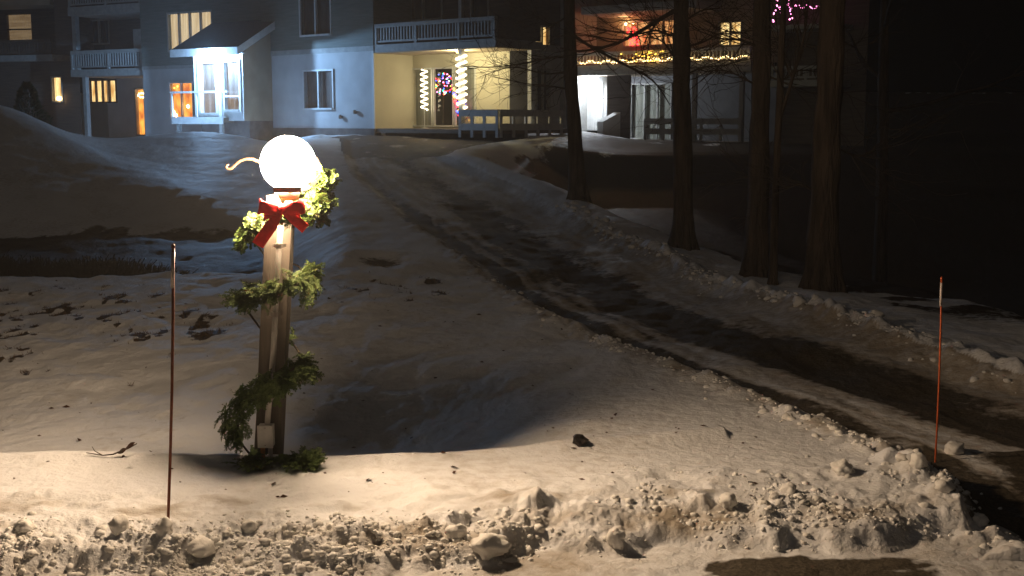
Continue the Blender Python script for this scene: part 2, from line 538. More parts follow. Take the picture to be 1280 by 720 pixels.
def terrain(X, Y):
    Yp = np.maximum(Y, 1.0)
    px = 640 + FPX * X / np.maximum(Yp, 4)
    zL = itp(PL, Yp)
    yc = 33.0 + 3.0 * sstep(0, 250, px)
    hz = CAM_H - (np.interp(px, HC_U, HC_Y) - 150) * yc / FPX
    t = sstep(22, 1, (yc - Yp) + 0)  # unused ramp keeps shape simple
    up = np.clip((Yp - 22) / (yc - 22), 0, 1)
    wv = sstep(60, 230, px)
    zhill = -0.36 + (hz + 0.36) * (wv * up + (1 - wv) * (0.5 * up + 0.5 * (1 - (1 - up) ** 2.0)))
    zback = hz + (0.75 - hz) * sstep(0.6, 9, Yp - yc)
    zL = np.where(Yp > 22, np.where(Yp > yc, zback, zhill), zL)
    zC = itp(PC, Yp)
    bl_ = sstep(6.5, 13.0, Yp)
    p0_ = 430 + (300 - 430) * bl_
    p1_ = 760 + (440 - 760) * bl_
    tq = np.clip((px - p0_) / (p1_ - p0_), 0, 1)
    wl_ = 1 - tq * tq * (3 - 2 * tq)
    z = zC * (1 - wl_) + zL * wl_
    # right of the driveway
    dr = itp(DR, Yp)
    zR = itp(PR, Yp)
    wr = sstep(0.35, 2.6 + 0.03 * Yp, X - dr)
    z = z * (1 - wr) + zR * wr
    # ravine on the far right
    ed = X - (4.3 + (Yp - 9.0) * 0.02)
    rav = sstep(0.2, 3.5, ed) * sstep(9.6, 12.5, Yp + 0.25 * (X - 3)) * (1 - sstep(30, 41, Yp))
    z = z - 1.6 * rav
    # folds on the hill at left
    z = z + 0.22 * np.exp(-(((X + 11.2) * 0.75 + (Y - 30) * 0.66) / 1.2) ** 2) * sstep(22, 26, Yp) * (1 - sstep(33, 36, Yp)) * (1 - sstep(260, 330, px))
    # gentle waves and dents
    far = sstep(6.5, 9, Yp)
    z = z + far * (0.045 * fbm(X * 0.55, Y * 0.4, 3, 3) + 0.02 * fbm(X * 2.2, Y * 1.9, 3, 11)) * (1 - 0.6 * sstep(18, 26, Yp)) + far * 0.006 * fbm(X * 4.5, Y * 2.4, 3, 13) * (1 - sstep(40, 46, Yp))
    near = (1 - sstep(14, 22, Yp)) * sstep(5.1, 5.5, Yp)
    z = z + near * (0.0045 * fbm(X * 9, Y * 7, 3, 15) + 0.006 * np.minimum(0, fbm(X * 3.2, Y * 3.2, 2, 17) + 0.25))
    # mound with a hollow, beside the driveway
    mx, my = -1.66, 14.4
    d = np.hypot((X - mx) / 1.0, (Y - my) / 1.2)
    z = z + 0.22 * np.exp(-(d / 0.62) ** 2) - 0.22 * np.exp(-(np.hypot((X - mx - 0.08) / 0.36, (Y - my + 0.10) / 0.5)) ** 2)
    # hollow right behind the crest of the roadside bank
    cr = itp(CREST, X)
    fr = itp(FRONT, X)
    hol = np.interp(X, np.linspace(-6, 1.6, 77), HOL)
    s = Yp - cr
    z = z - hol * sstep(0.0, 0.42, s) * (1 - sstep(0.9, 4.5, s)) - np.where(s < 0, z * 1.0, z * (1 - sstep(0, 0.35, s)))
    z = z + 0.03 * np.exp(-(s / 0.14) ** 2) * (X < 1.2) * (1 + 0.4 * vnoise(X * 3, X * 0 + 4, 5))
    # lit shelf round the dark stone
    z = z + 0.05 * np.exp(-((X - 0.25) / 0.45) ** 2 - ((Y - 6.85) / 0.22) ** 2)
    # roadside bank and road
    dl = itp(DL, Yp)
    inb = 1 - sstep(-0.10, 0.22, X - dl)          # left of the driveway mouth
    tt = Yp - fr + 0.10 * fbm(X * 2.6, Y * 1.0, 3, 21) + 0.03 * vnoise(X * 13, Y * 5, 23)
    rough = np.exp(-((tt - 0.20) / 0.17) ** 2) + 0.22 * np.exp(-((tt - 0.5) / 0.22) ** 2) * sstep(0.1, 0.9, X)
    lumps = np.maximum(0, fbm(X * 8, Y * 8, 3, 31, 0.42)) ** 1.2 * 1.5 + 0.25 * np.abs(fbm(X * 15, Y * 15, 2, 33))
    lump2 = fbm(X * 3.1, Y * 4.0, 3, 41)
    rough = rough * (1 - 0.45 * sstep(0.2, 1.0, X))
    bank = -0.10 + 0.065 * sstep(-0.05, 0.09, tt) + 0.045 * sstep(0.05, 0.40, tt) + rough * (0.044 * lumps + 0.030 * lump2 + 0.012 * np.abs(fbm(X * 19, Y * 19, 3, 35, 0.6)) + 0.0)
    bank = bank + sstep(0.3, 0.6, tt) * (1 - sstep(0.6, 1.0, tt)) * 0.02 * fbm(X * 5, Y * 6, 3, 51)
    road = -0.10 + 0.006 * fbm(X * 6, Y * 6, 3, 61)
    wb = 1 - sstep(-0.25, 0.05, s)
    zb = np.where(tt < -0.04, road, bank)
    z = np.where(s < 0.05, zb * wb + z * (1 - wb), z)
    # driveway bed and edges
    mouth = 1 - sstep(5.2, 7.5, Yp)
    tdl, tdr = X - dl, dr - X
    ins = sstep(-0.05, 0.3, tdl) * sstep(-0.05, 0.35, tdr)
    wid = np.maximum(dr - dl, 0.5)
    tl = tdl / wid
    rut = -0.02 * np.exp(-((tl - 0.07) / 0.06) ** 2) - 0.035 * np.exp(-((tl - 0.54) / 0.17) ** 2)
    z = z + ins * (-0.06 + rut + 0.012 * fbm(X * 3, Y * 1.6, 3, 71))
    z = z * (1 - mouth * ins) + mouth * ins * np.minimum(z, -0.12 + 0.02 * fbm(X * 3, Y * 3, 3, 77))
    eL = np.exp(-((tdl + 0.05) / 0.16) ** 2) * (1 - sstep(13, 21, Yp))
    eR = np.exp(-((tdr + 0.10) / 0.20) ** 2) * sstep(5, 6, Yp)
    rl = np.abs(fbm(X * 5, Y * 5, 3, 81))
    z = z + np.where(Yp < 45, eL * (0.005 + 0.04 * rl * (1 + 0.6 * (1 - sstep(5.5, 8, Yp)))) + eR * (0.05 + 0.07 * rl) * (1 - 0.75 * sstep(16, 23, Yp)), 0) * (Yp > 4.9)
    # ridge on the right of the upper driveway
    z = z + 0.2 * np.exp(-((X - dr - 0.45) / 0.5) ** 2) * sstep(17, 24, Yp) * (1 - sstep(33, 36, Yp))
    # the far country
    z = z + 6.0 * sstep(70, 240, Yp)
    z = np.where(Y < 4.2, -0.10 + 0.006 * fbm(X * 6, Y * 6, 3, 61) * (Y > 2), z)
    z = np.where(Y < -2.5, z + 0.15 * sstep(-2.6, -3.4, -(-Y)) * 0, z)
    return z


def masks(X, Y, z):
    px = 640 + FPX * X / np.maximum(Y, 4)
    dl, dr = itp(DL, Y), itp(DR, Y)
    wid = np.maximum(dr - dl, 0.5)
    t = (X - dl) / wid
    nA, nB = fbm(X * 1.6, Y * 0.8, 4, 101), fbm(X * 4.2, Y * 4.2, 4, 111)
    bare = np.zeros_like(X)
    dirt = np.zeros_like(X)
    grass = np.zeros_like(X)
    on = (t > -0.02) & (t < 1.0) & (Y > 5.4) & (Y < 46)
    tw = t + 0.02 * nA
    nT = fbm(t * 7, Y * 0.45, 4, 161)
    rt = 1.1 * np.exp(-((tw - 0.52) / 0.20) ** 2) * (1 - 0.3 * sstep(7.2, 5.6, -(-Y)) * 0)
    lt = np.exp(-((tw - 0.09) / 0.10) ** 2) * 0.95
    mid = np.exp(-((tw - 0.24) / 0.03) ** 2) * 0.5
    b = np.maximum(rt, np.maximum(lt, mid)) + 0.34 * nT + 0.16 * nB
    ln_ = np.exp(-((tw - 0.185 + 0.012 * nT) / 0.014) ** 2) + np.exp(-((tw - 0.29 - 0.01 * nT) / 0.018) ** 2) * (nA > -0.2) + 0.8 * np.exp(-((tw - 0.83) / 0.05) ** 2)
    b = b - 0.75 * ln_
    fade = 1 - 0.45 * sstep(20, 26, Y) * (1 - sstep(34, 36, Y))
    b = np.clip(b * fade, 0, 1.2)
    b = np.where(Y > 35.5, np.clip(0.9 + 0.5 * nA, 0, 1) * sstep(0.05, 0.25, t) * sstep(1.0, 0.8, -(-t)) if False else np.clip(0.95 + 0.5 * nA, 0, 1), b)
    bare = np.where(on, b, bare)
    dirt = np.where(on, 0.72 + 0.25 * nT - 0.3 * np.clip(ln_, 0, 1), dirt)
    # mouth: black wet asphalt beyond the bank corner
    m = np.exp(-((X - 2.72 - 0.25 * (Y - 5.6)) / 0.30) ** 2) * (Y < 6.5) * (Y > 4.75)
    bare = np.maximum(bare, np.clip(m * 1.3 + 0.2 * nB, 0, 1) * (t > 0.02))
    # road in front
    fr = itp(FRONT, X)
    rd = sstep(0.06, -0.02, Y - fr) if False else (1 - sstep(-0.04, 0.05, Y - fr))
    dirt = np.maximum(dirt, rd * (0.42 + 0.2 * nA))
    pat = np.exp(-(np.maximum(np.abs(X - 1.27 + 0.12 * nB) - 0.34, 0) / 0.16) ** 2) * (1 - sstep(4.84, 4.93, Y + 0.035 * nB + 0.03 * nA - 0.04 * (X - 1.2)))
    bare = np.maximum(bare, rd * np.clip(pat * 0.95 + 0.3 * nB + 0.2 * fbm(X * 13, Y * 13, 3, 171), 0, 1))
    bare = np.maximum(bare, (Y < 4.3) * np.clip(0.75 + 0.4 * nA, 0, 1))
    # dirt in the plowed ridge
    tt = Y - fr
    rg = np.exp(-((tt - 0.14) / 0.18) ** 2) * (X < dl + 0.2)
    dirt = np.maximum(dirt, rg * (0.46 + 0.32 * nB))
    dirt = np.maximum(dirt, np.exp(-((tt - 0.50) / 0.22) ** 2) * (0.28 + 0.45 * fbm(X * 3, Y * 5, 3, 131)) * (X < 2))
    dirt = np.maximum(dirt, 0.18 + 0.12 * nA)
    # edges of the driveway
    dirt = np.maximum(dirt, np.exp(-((X - dl) / 0.25) ** 2) * (0.45 + 0.3 * nB) * (Y > 6))
    # bare lawn patches, left
    g = 0.6 * fbm(X * 3.0, Y * 2.0, 3, 121) + 0.75 * fbm(X * 10, Y * 6, 3, 123) - 0.30
    zone = 0.88 * np.exp(-((px - 70) / 190) ** 2) * np.exp(-((Y - 10.9) / 1.7) ** 2)
    zone2 = np.exp(-((px - 500) / 70) ** 2) * np.exp(-((Y - 12.3) / 0.9) ** 2) * 0.75
    grass = np.clip((g + 0.05) * 2.3 * np.maximum(zone, zone2) * 1.15, 0, 1)
    # ditch and the bare ground behind it
    leftw = 1 - sstep(300, 400, px)
    dit = sstep(13.7, 14.5, Y) * (1 - sstep(21.3, 23.3, Y + 0.8 * nA)) * leftw
    grass = np.maximum(grass, dit * (0.95 + 0.2 * nB))
    hillp = np.clip(fbm(X * 0.8, Y * 1.1, 4, 141) - 0.25, 0, 1) * sstep(22, 24, Y) * leftw
    grass = np.maximum(grass, hillp * 0.30)
    # litter under the trees, unlit right side painted dark, hollow of the mound
    wr = sstep(0.9, 1.7, X - dr + 0.3 * nA) * sstep(10.5, 12.3, Y + 0.45 * (X - 3))
    grass = np.maximum(grass, wr * np.clip(0.85 + 0.5 * fbm(X * 0.9, Y * 0.7, 4, 151), 0, 1))
    slope_shade = sstep(640, 720, px + 22 * nA) * sstep(25, 28, Y) * (1 - sstep(40.6, 42.0, Y + 0.7 * nA))  # slope beyond the lamps' reach, its shade painted as dark ground
    grass = np.maximum(grass, slope_shade * (0.95 + 0.2 * nB))
    grass = np.maximum(grass, (X - dr > 2.2) * (Y > 13.5) * (Y < 200) * 1.2 * (px > 900) + (X - dr > 2.2) * (Y > 13.5) * (Y < 41) * 0.95)  # unlit ravine painted dark instead of snow
    md = np.hypot((X + 1.58) / 0.30, (Y - 14.2) / 0.45)
    grass = np.maximum(grass, np.exp(-md ** 2) * 0.8)
    ring = np.exp(-((np.hypot((X - 4.0) / 0.62, (Y - 12.2) / 0.42) - 0.9) / 0.35) ** 2)
    grass = grass * (1 - 0.9 * ring * (X > 3.2) * (Y < 13.2))
    return bare, dirt, grass


# fan-shaped grid: fine where it is near, coarse far away
ys = [-14, -10, -7, -5, -3.5, -2.5, -1.5, -0.5, 0.5, 1.5, 2.4, 3.0, 3.4, 3.8, 4.1, 4.3]
y = 4.4
while y < 52:
    ys.append(y)
    y *= 1.00235 if y < 7.4 else (1.0034 if y < 20 else 1.0046)
while y < 600:
    ys.append(y)
    y *= 1.07
ys = np.array(ys)
uf = np.linspace(-0.50, 0.50, 800)
uc = 0.50 + np.array([0.01, 0.03, 0.06, 0.1, 0.15, 0.22, 0.32, 0.5, 0.8, 1.3, 2.2])
us = np.concatenate([-uc[::-1], uf, uc])
wY = np.maximum(ys, 3.0) * 1.0
GX = us[None, :] * wY[:, None]
GY = np.repeat(ys[:, None], len(us), 1)
GZ = terrain(GX, GY)
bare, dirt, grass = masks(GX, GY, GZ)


def ground_z(x, y):
    return float(terrain(np.array([[float(x)]]), np.array([[float(y)]]))[0, 0])


nr, nc = GX.shape
verts = np.stack([GX, GY, GZ], -1).reshape(-1, 3)
idx = np.arange(nr * nc).reshape(nr, nc)
quads = np.stack([idx[:-1, :-1], idx[:-1, 1:], idx[1:, 1:], idx[1:, :-1]], -1).reshape(-1, 4)
cx = 0.25 * (GX[:-1, :-1] + GX[:-1, 1:] + GX[1:, 1:] + GX[1:, :-1]).ravel()
cyy = 0.25 * (GY[:-1, :-1] + GY[:-1, 1:] + GY[1:, 1:] + GY[1:, :-1]).ravel()
is_road = (cyy < itp(FRONT, cx) - 0.02) | (cyy < 4.9)
is_drive = (~is_road) & (cx > itp(DL, cyy)) & (cx < itp(DR, cyy)) & (cyy < 46)
is_road &= cyy > -9
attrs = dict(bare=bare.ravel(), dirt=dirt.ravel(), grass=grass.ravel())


def sheet(name, sel, label):
    q = quads[sel]
    used, inv = np.unique(q, return_inverse=True)
    inv = inv.reshape(-1, 4)
    me = bpy.data.meshes.new(name)
    me.vertices.add(len(used))
    me.vertices.foreach_set('co', verts[used].astype(np.float32).ravel())
    me.loops.add(inv.size)
    me.loops.foreach_set('vertex_index', inv.astype(np.int32).ravel())
    me.polygons.add(len(inv))
    me.polygons.foreach_set('loop_start', np.arange(0, inv.size, 4, dtype=np.int32))
    me.polygons.foreach_set('loop_total', np.full(len(inv), 4, dtype=np.int32))
    me.update(calc_edges=True)
    for k, a in attrs.items():
        at = me.attributes.new(k, 'FLOAT', 'POINT')
        at.data.foreach_set('value', a[used].astype(np.float32))
    o = link(name, me, M['ground'], None, True)
    return tag(o, label, kind='structure')


tag(sheet('ground', ~(is_road | is_drive), 'snow covered lawn and hillside rising to the houses'), cat='ground')
tag(sheet('road', is_road, 'road with packed dirty snow along the bottom edge'), cat='road')
tag(sheet('driveway', is_drive, 'dark driveway with tyre tracks curving up through the snow'), cat='driveway')
print('ground quads', len(quads))


# ------------------------------------------------------------------ buildings
class Fac:
    """a building: an Empty at the left end of its main front, local x along the front, y into the house"""

    def __init__(s, name, label, pxa, Ya, pxb, Yb, zb, cat='building', group=None):
        A, B = P(pxa, 150, Ya), P(pxb, 150, Yb)
        s.A = Vector((A.x, A.y, 0))
        d = Vector((B.x - A.x, B.y - A.y, 0))
        s.len = d.length
        s.d = d.normalized()
        s.n = Vector((-s.d.y, s.d.x, 0))
        s.zb = zb
        s.rz = math.atan2(d.y, d.x)
        s.root = thing(name, label, cat, (A.x, A.y, zb), s.rz, group)

    def sz(s, px, py, off=0.0):
        r = ray(px, py)
        o = Vector((0, 0, CAM_H))
        t = (s.A + s.n * off - o).dot(s.n) / r.dot(s.n)
        h = o + r * t
        return (h - s.A).dot(s.d), h.z - s.zb

    def sy(s, px, s_fix):
        """local y where the ray through px crosses the plane local x = s_fix"""
        r = ray(px, 120)
        o = Vector((0, 0, CAM_H))
        t = (s.A + s.d * s_fix - o).dot(s.d) / r.dot(s.d)
        h = o + r * t
        return (h - s.A).dot(s.n)

    def rect(s, pl, pt, pr, pb, off=0.0):
        xm, ym = (pl + pr) / 2, (pt + pb) / 2
        return (s.sz(pl, ym, off)[0], s.sz(pr, ym, off)[0], s.sz(xm, pb, off)[1], s.sz(xm, pt, off)[1])

    def world(s, x, y, z):
        return s.A + s.d * x + s.n * y + Vector((0, 0, z + s.zb))


def wall_part(F, name, mat, s0, s1, z0, z1, y, holes=(), th=0.16):
    m = MB()
    xs = sorted({s0, s1, *[h[0] for h in holes], *[h[1] for h in holes]})
    zs = sorted({z0, z1, *[h[2] for h in holes], *[h[3] for h in holes]})
    xs = [x for x in xs if s0 <= x <= s1]
    zs = [z for z in zs if z0 <= z <= z1]
    for a, b in zip(xs, xs[1:]):
        for c, d in zip(zs, zs[1:]):
            xm, zm = (a + b) / 2, (c + d) / 2
            if any(h[0] < xm < h[1] and h[2] < zm < h[3] for h in holes):
                continue
            m.quad((a, y, c), (b, y, c), (b, y, d), (a, y, d))
    for h in holes:
        a, b, c, d = max(h[0], s0), min(h[1], s1), max(h[2], z0), min(h[3], z1)
        m.quad((a, y, c), (a, y, d), (a, y + th, d), (a, y + th, c))
        m.quad((b, y, c), (b, y + th, c), (b, y + th, d), (b, y, d))
        m.quad((a, y, c), (a, y + th, c), (b, y + th, c), (b, y, c))
        m.quad((a, y, d), (b, y, d), (b, y + th, d), (a, y + th, d))
    return m.build(name, mat, F.root)


def siding_part(F, mat, s0, s1, z0, z1, y, holes=(), bh=0.16):
    m = MB()
    z = z0
    while z < z1 - 0.01:
        zt = min(z + bh, z1)
        iv = [(s0, s1)]
        for h in holes:
            if h[2] < zt - 0.02 and h[3] > z + 0.02:
                nv = []
                for a, b in iv:
                    if h[0] - 0.06 > a: nv.append((a, min(b, h[0] - 0.06)))
                    if h[1] + 0.06 < b: nv.append((max(a, h[1] + 0.06), b))
                iv = nv
        for a, b in iv:
            if b - a < 0.03: continue
            m.quad((a, y - 0.03, z), (b, y - 0.03, z), (b, y - 0.008, zt), (a, y - 0.008, zt))
            m.quad((a, y - 0.008, z), (b, y - 0.008, z), (b, y - 0.03, z), (a, y - 0.03, z))
        z += bh
    return tag(m.build('siding', mat, F.root), kind='stuff')


def window(F, r, y, n=2, inner=None, frame=None, name='window', fw=0.07, rail=None, sill=True):
    s0, s1, z0, z1 = r
    frame = frame or M['trim']
    m = MB()
    yo = y - 0.045
    m.box(s0 - fw, s0, yo, y + 0.05, z0 - fw, z1 + fw)
    m.box(s1, s1 + fw, yo, y + 0.05, z0 - fw, z1 + fw)
    m.box(s0, s1, yo, y + 0.05, z1, z1 + fw)
    m.box(s0, s1, yo - (0.04 if sill else 0), y + 0.05, z0 - fw, z0)
    w = (s1 - s0) / n
    for i in range(1, n):
        m.box(s0 + w * i - 0.035, s0 + w * i + 0.035, yo + 0.006, y + 0.07, z0, z1)
    if rail:
        m.box(s0, s1, yo + 0.012, y + 0.07, z0 + (z1 - z0) * rail - 0.03, z0 + (z1 - z0) * rail + 0.03)
    o = m.build(name, frame, F.root)
    for i in range(n):
        MB().box(s0 + w * i + 0.02, s0 + w * (i + 1) - 0.02, y + 0.06, y + 0.066, z0, z1).build('pane', M['glass'], o)
    if inner:
        c = MB()
        k = max(8, int((s1 - s0) * 9))
        for i in range(k):
            a, b = s0 + (s1 - s0) * i / k, s0 + (s1 - s0) * (i + 1) / k
            ya, yb = y + 0.14 + 0.02 * math.sin(i * 1.9), y + 0.14 + 0.02 * math.sin((i + 1) * 1.9)
            c.quad((a, ya, z0), (b, yb, z0), (b, yb, z1), (a, ya, z1))
        c.build('blind', inner, o)
    return o


def railing(F, p0, p1, ztop, zbot, zfl, mat, bal=0.115, posts=(), name='railing', w=0.045, toph=0.09):
    """balusters between a top and a bottom rail; p0/p1 = local (x, y)"""
    a, b = Vector((*p0, 0)), Vector((*p1, 0))
    d = (b - a)
    L = d.length
    d.normalize()
    nrm = Vector((-d.y, d.x, 0))

    def bar(m, t0, t1, z0, z1, hw):
        q = [a + d * t0 - nrm * hw, a + d * t1 - nrm * hw, a + d * t1 + nrm * hw, a + d * t0 + nrm * hw]
        m.prism([(p.x, p.y, z0) for p in q], [(p.x, p.y, z1) for p in q])
    m = MB()
    bar(m, 0, L, ztop - toph, ztop, 0.06)
    o = m.build(name, mat, F.root)
    m = MB()
    bar(m, 0, L, zbot, zbot + 0.07, 0.03)
    m.build('bottom_rail', mat, o)
    for t in (0.05, *posts, L - 0.05):
        m = MB()
        bar(m, t - 0.05, t + 0.05, zfl, ztop - toph - 0.002, 0.05)
        m.build('post', mat, o)
    if bal:
        m = MB()
        t = 0.15
        while t < L - 0.1:
            bar(m, t - w / 2, t + w / 2, zbot + 0.072, ztop - toph - 0.001, 0.02)
            t += bal
        tag(m.build('balusters', mat, o), kind='stuff')
    return o


def hip_roof(F, s0, s1, y0, y1, z0, h):
    m = MB()
    ym = (y0 + y1) / 2
    a, b, c, d = (s0, y0, z0), (s1, y0, z0), (s1, y1, z0), (s0, y1, z0)
    e, f = (s0, ym, z0 + h), (s1, ym, z0 + h)
    n = len(m.v)
    m.v += [a, b, c, d, e, f]
    m.f += [(0, 1, 5, 4), (2, 3, 4, 5), (1, 2, 5), (3, 0, 4), (3, 2, 1, 0)]
    return m.build('roof', M['roof'], F.root)


# ---- D: grey house with the cream porch ---------------------------------
D = Fac('apartment_house', 'grey house with pale lower wall and a glowing cream porch under its balcony', 330, 50, 620, 42.1, 1.25)
zline = D.sz(400, 67)[1]
s_c = D.sz(468, 110)[0]
s_e = D.sz(620, 110)[0]
DEP = 2.1
up_w = D.rect(376, -22, 413, 43)
lo_w = D.rect(381, 89, 416, 135)
wall_part(D, 'lower_wall', M['stucco'], 0, s_c, 0.18, zline, 0, [lo_w])
wall_part(D, 'upper_wall', M['siding'], 0, s_c, zline + 0.002, 7.6, 0.01, [up_w])
siding_part(D, M['siding'], 0, s_c, zline + 0.2, 7.6, 0, [up_w])
MB().box(-0.02, s_c + 0.02, -0.045, 0.005, zline, zline + 0.19).build('band_board', M['trim_dim'], D.root)
MB().box(-0.02, s_c + 0.01, -0.05, 0.3, -0.9, 0.178).build('foundation', M['foundation'], D.root)
MB().box(s_c - 0.10, s_c + 0.012, -0.03, 0.02, 0.18, zline - 0.002).build('corner_board', M['trim'], D.root)
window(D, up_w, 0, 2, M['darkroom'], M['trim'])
window(D, lo_w, 0, 2, M['brownblind'], M['trim'])
for px, py in ((427, 146), (445, 140)):
    s0, z0 = D.sz(px, py)
    m = MB()
    m.lathe([(0.05, 0), (0.07, 0.03), (0.07, 0.12), (0.04, 0.16)], 10, (s0, -0.08, z0 - 0.08))
    m.box(s0 - 0.03, s0 + 0.03, -0.08, 0.01, z0 - 0.02, z0 + 0.03)
    m.build('wall_vent', M['steel'], D.root)
# porch: return wall, back wall, side wall
zc = D.sz(545, 60)[1] - 0.05      # porch ceiling
s_b = D.sz(637, 110, DEP)[0]
sl = D.rect(514, 86, 594, 152, DEP)
sl = (sl[0], sl[1], 0.30, sl[3])
MB().quad((s_c, 0, 0.18), (s_c, DEP, 0.18), (s_c, DEP, zc), (s_c, 0, zc)).build('porch_return_wall', M['cream'], D.root)
wall_part(D, 'porch_back_wall', M['cream'], s_c, s_b, 0.18, zc, DEP, [sl])
w3 = (sl[1] - sl[0])
o = window(D, (sl[0], sl[0] + w3 * 0.33, sl[2], sl[3]), DEP, 1, M['curtain_grey'], M['trim'], 'sliding_door', 0.06, sill=False)
window(D, (sl[0] + w3 * 0.38, sl[0] + w3 * 0.66, sl[2], sl[3]), DEP, 1, None, M['trim'], 'sliding_door', 0.06, sill=False)
window(D, (sl[0] + w3 * 0.71, sl[1], sl[2], sl[3]), DEP, 1, M['curtain_grey'], M['trim'], 'sliding_door', 0.06, sill=False)
# a dark room behind the middle door
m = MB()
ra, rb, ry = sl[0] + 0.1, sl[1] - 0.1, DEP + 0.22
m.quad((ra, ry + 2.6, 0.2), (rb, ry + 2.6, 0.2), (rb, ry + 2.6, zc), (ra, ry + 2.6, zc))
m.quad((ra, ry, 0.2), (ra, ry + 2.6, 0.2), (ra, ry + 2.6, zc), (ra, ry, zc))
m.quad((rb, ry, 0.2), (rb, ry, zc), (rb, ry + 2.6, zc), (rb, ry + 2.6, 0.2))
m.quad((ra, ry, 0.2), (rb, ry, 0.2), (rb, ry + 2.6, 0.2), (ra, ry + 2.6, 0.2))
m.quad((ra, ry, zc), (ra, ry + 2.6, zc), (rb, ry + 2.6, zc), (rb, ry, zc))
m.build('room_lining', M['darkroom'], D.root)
Y2 = D.sy(700, s_b)
lw = [D.sy(671, s_b), D.sy(686, s_b)]


def side_wall(F, name, mat, x, y0, y1, z0, z1, holes=()):
    """wall in the plane local x = x, facing +x; holes = (y0, y1, z0, z1)"""
    m = MB()
    yy = sorted({y0, y1, *[h[0] for h in holes], *[h[1] for h in holes]})
    zs = sorted({z0, z1, *[h[2] for h in holes], *[h[3] for h in holes]})
    for a, b in zip(yy, yy[1:]):
        for c, d in zip(zs, zs[1:]):
            if any(h[0] < (a + b) / 2 < h[1] and h[2] < (c + d) / 2 < h[3] for h in holes):
                continue
            m.quad((x, a, c), (x, b, c), (x, b, d), (x, a, d))
    for h in holes:
        m.quad((x - 0.14, h[0], h[2]), (x, h[0], h[2]), (x, h[0], h[3]), (x - 0.14, h[0], h[3]))
        m.quad((x - 0.14, h[1], h[2]), (x - 0.14, h[1], h[3]), (x, h[1], h[3]), (x, h[1], h[2]))
        m.quad((x - 0.14, h[0], h[2]), (x - 0.14, h[1], h[2]), (x, h[1], h[2]), (x, h[0], h[2]))
        m.quad((x - 0.14, h[0], h[3]), (x, h[0], h[3]), (x, h[1], h[3]), (x - 0.14, h[1], h[3]))
    return m.build(name, mat, F.root)


def side_window(F, x, h, n, inner):
    m = MB()
    fw = 0.06
    m.box(x - 0.04, x + 0.04, h[0] - fw, h[0], h[2] - fw, h[3] + fw)
    m.box(x - 0.04, x + 0.04, h[1], h[1] + fw, h[2] - fw, h[3] + fw)
    m.box(x - 0.04, x + 0.04, h[0], h[1], h[3], h[3] + fw)
    m.box(x - 0.04, x + 0.06, h[0], h[1], h[2] - fw, h[2])
    for i in range(1, n):
        t = h[0] + (h[1] - h[0]) * i / n
        m.box(x - 0.05, x + 0.03, t - 0.04, t + 0.04, h[2], h[3])
    o = m.build('window', M['trim_dim'], F.root)
    for i in range(n):
        a, b = h[0] + (h[1] - h[0]) * i / n, h[0] + (h[1] - h[0]) * (i + 1) / n
        MB().box(x - 0.066, x - 0.06, a + 0.02, b - 0.02, h[2], h[3]).build('pane', M['glass'], o)
    MB().quad((x - 0.13, h[0], h[2]), (x - 0.13, h[1], h[2]), (x - 0.13, h[1], h[3]), (x - 0.13, h[0], h[3])).build('blind', inner, o)
    return o


hl = (lw[0], lw[1], 0.75, 2.35)
uw = [D.sy(668.5, s_b), D.sy(685.5, s_b)]
rr = ray(677, 46)
tY = (D.world(s_b, (uw[0] + uw[1]) / 2, 0) - Vector((0, 0, 0))).y
zz = P(677, 46, tY).z - D.zb
hu = (uw[0], uw[1], zz - 0.36, zz + 0.36)
side_wall(D, 'side_wall', M['stucco'], s_b, DEP, Y2, 0.1, zc, [hl])
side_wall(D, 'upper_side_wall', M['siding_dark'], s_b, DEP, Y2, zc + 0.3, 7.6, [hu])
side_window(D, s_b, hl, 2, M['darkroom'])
side_window(D, s_b, hu, 2, M['room_yellow'])
MB().box(s_b - 0.02, s_b + 0.14, Y2, Y2 + 0.3, -0.6, 7.6).build('corner_board', M['trim_dim'], D.root)
MB().box(s_b + 0.001, s_b + 0.10, DEP + 0.5, Y2 - 0.01, zc + 0.01, zc + 0.29).build('band_board', M['trim_dim'], D.root)
# upper back wall of the balcony
ub1, ub2 = D.rect(506, -18, 552, 24, DEP), D.rect(590, -18, 610, 26, DEP)
zs_ = D.sz(545, 52)[1]
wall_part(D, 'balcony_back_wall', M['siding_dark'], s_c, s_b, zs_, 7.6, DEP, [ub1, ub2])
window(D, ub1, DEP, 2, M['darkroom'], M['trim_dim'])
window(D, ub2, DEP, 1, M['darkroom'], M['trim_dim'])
MB().quad((s_c, 0.012, zs_), (s_c, DEP, zs_), (s_c, DEP, 7.6), (s_c, 0.012, 7.6)).build('balcony_return_wall', M['siding'], D.root)
# balcony slab with fascia and ceiling
yb = Y2 * 0.5
MB().box(s_c + 0.004, s_e, -0.02, DEP - 0.004, zc + 0.004, zs_).build('balcony_floor', M['trim_dim'], D.root)
MB().box(s_b + 0.002, s_e, DEP, yb, zc + 0.004, zs_ - 0.003).build('balcony_floor', M['trim_dim'], D.root)
MB().box(s_c + 0.008, s_e - 0.02, 0, DEP - 0.008, zc - 0.03, zc).build('porch_ceiling', M['ceiling'], D.root)
zr = D.sz(545, 25)[1]
railing(D, (s_c + 0.05, 0.05), (s_e - 0.05, 0.05), zr, zs_ + 0.08, zs_, M['trim_dim'], 0.15, (2.1, 4.2), 'balcony_railing', 0.055, 0.14)
m = MB()
m.box(s_e - 0.08, s_e - 0.02, 0.12, yb - 0.05, zs_ + 0.01, zr - 0.01)
m.build('balcony_side_panel', M['siding_dark'], D.root)
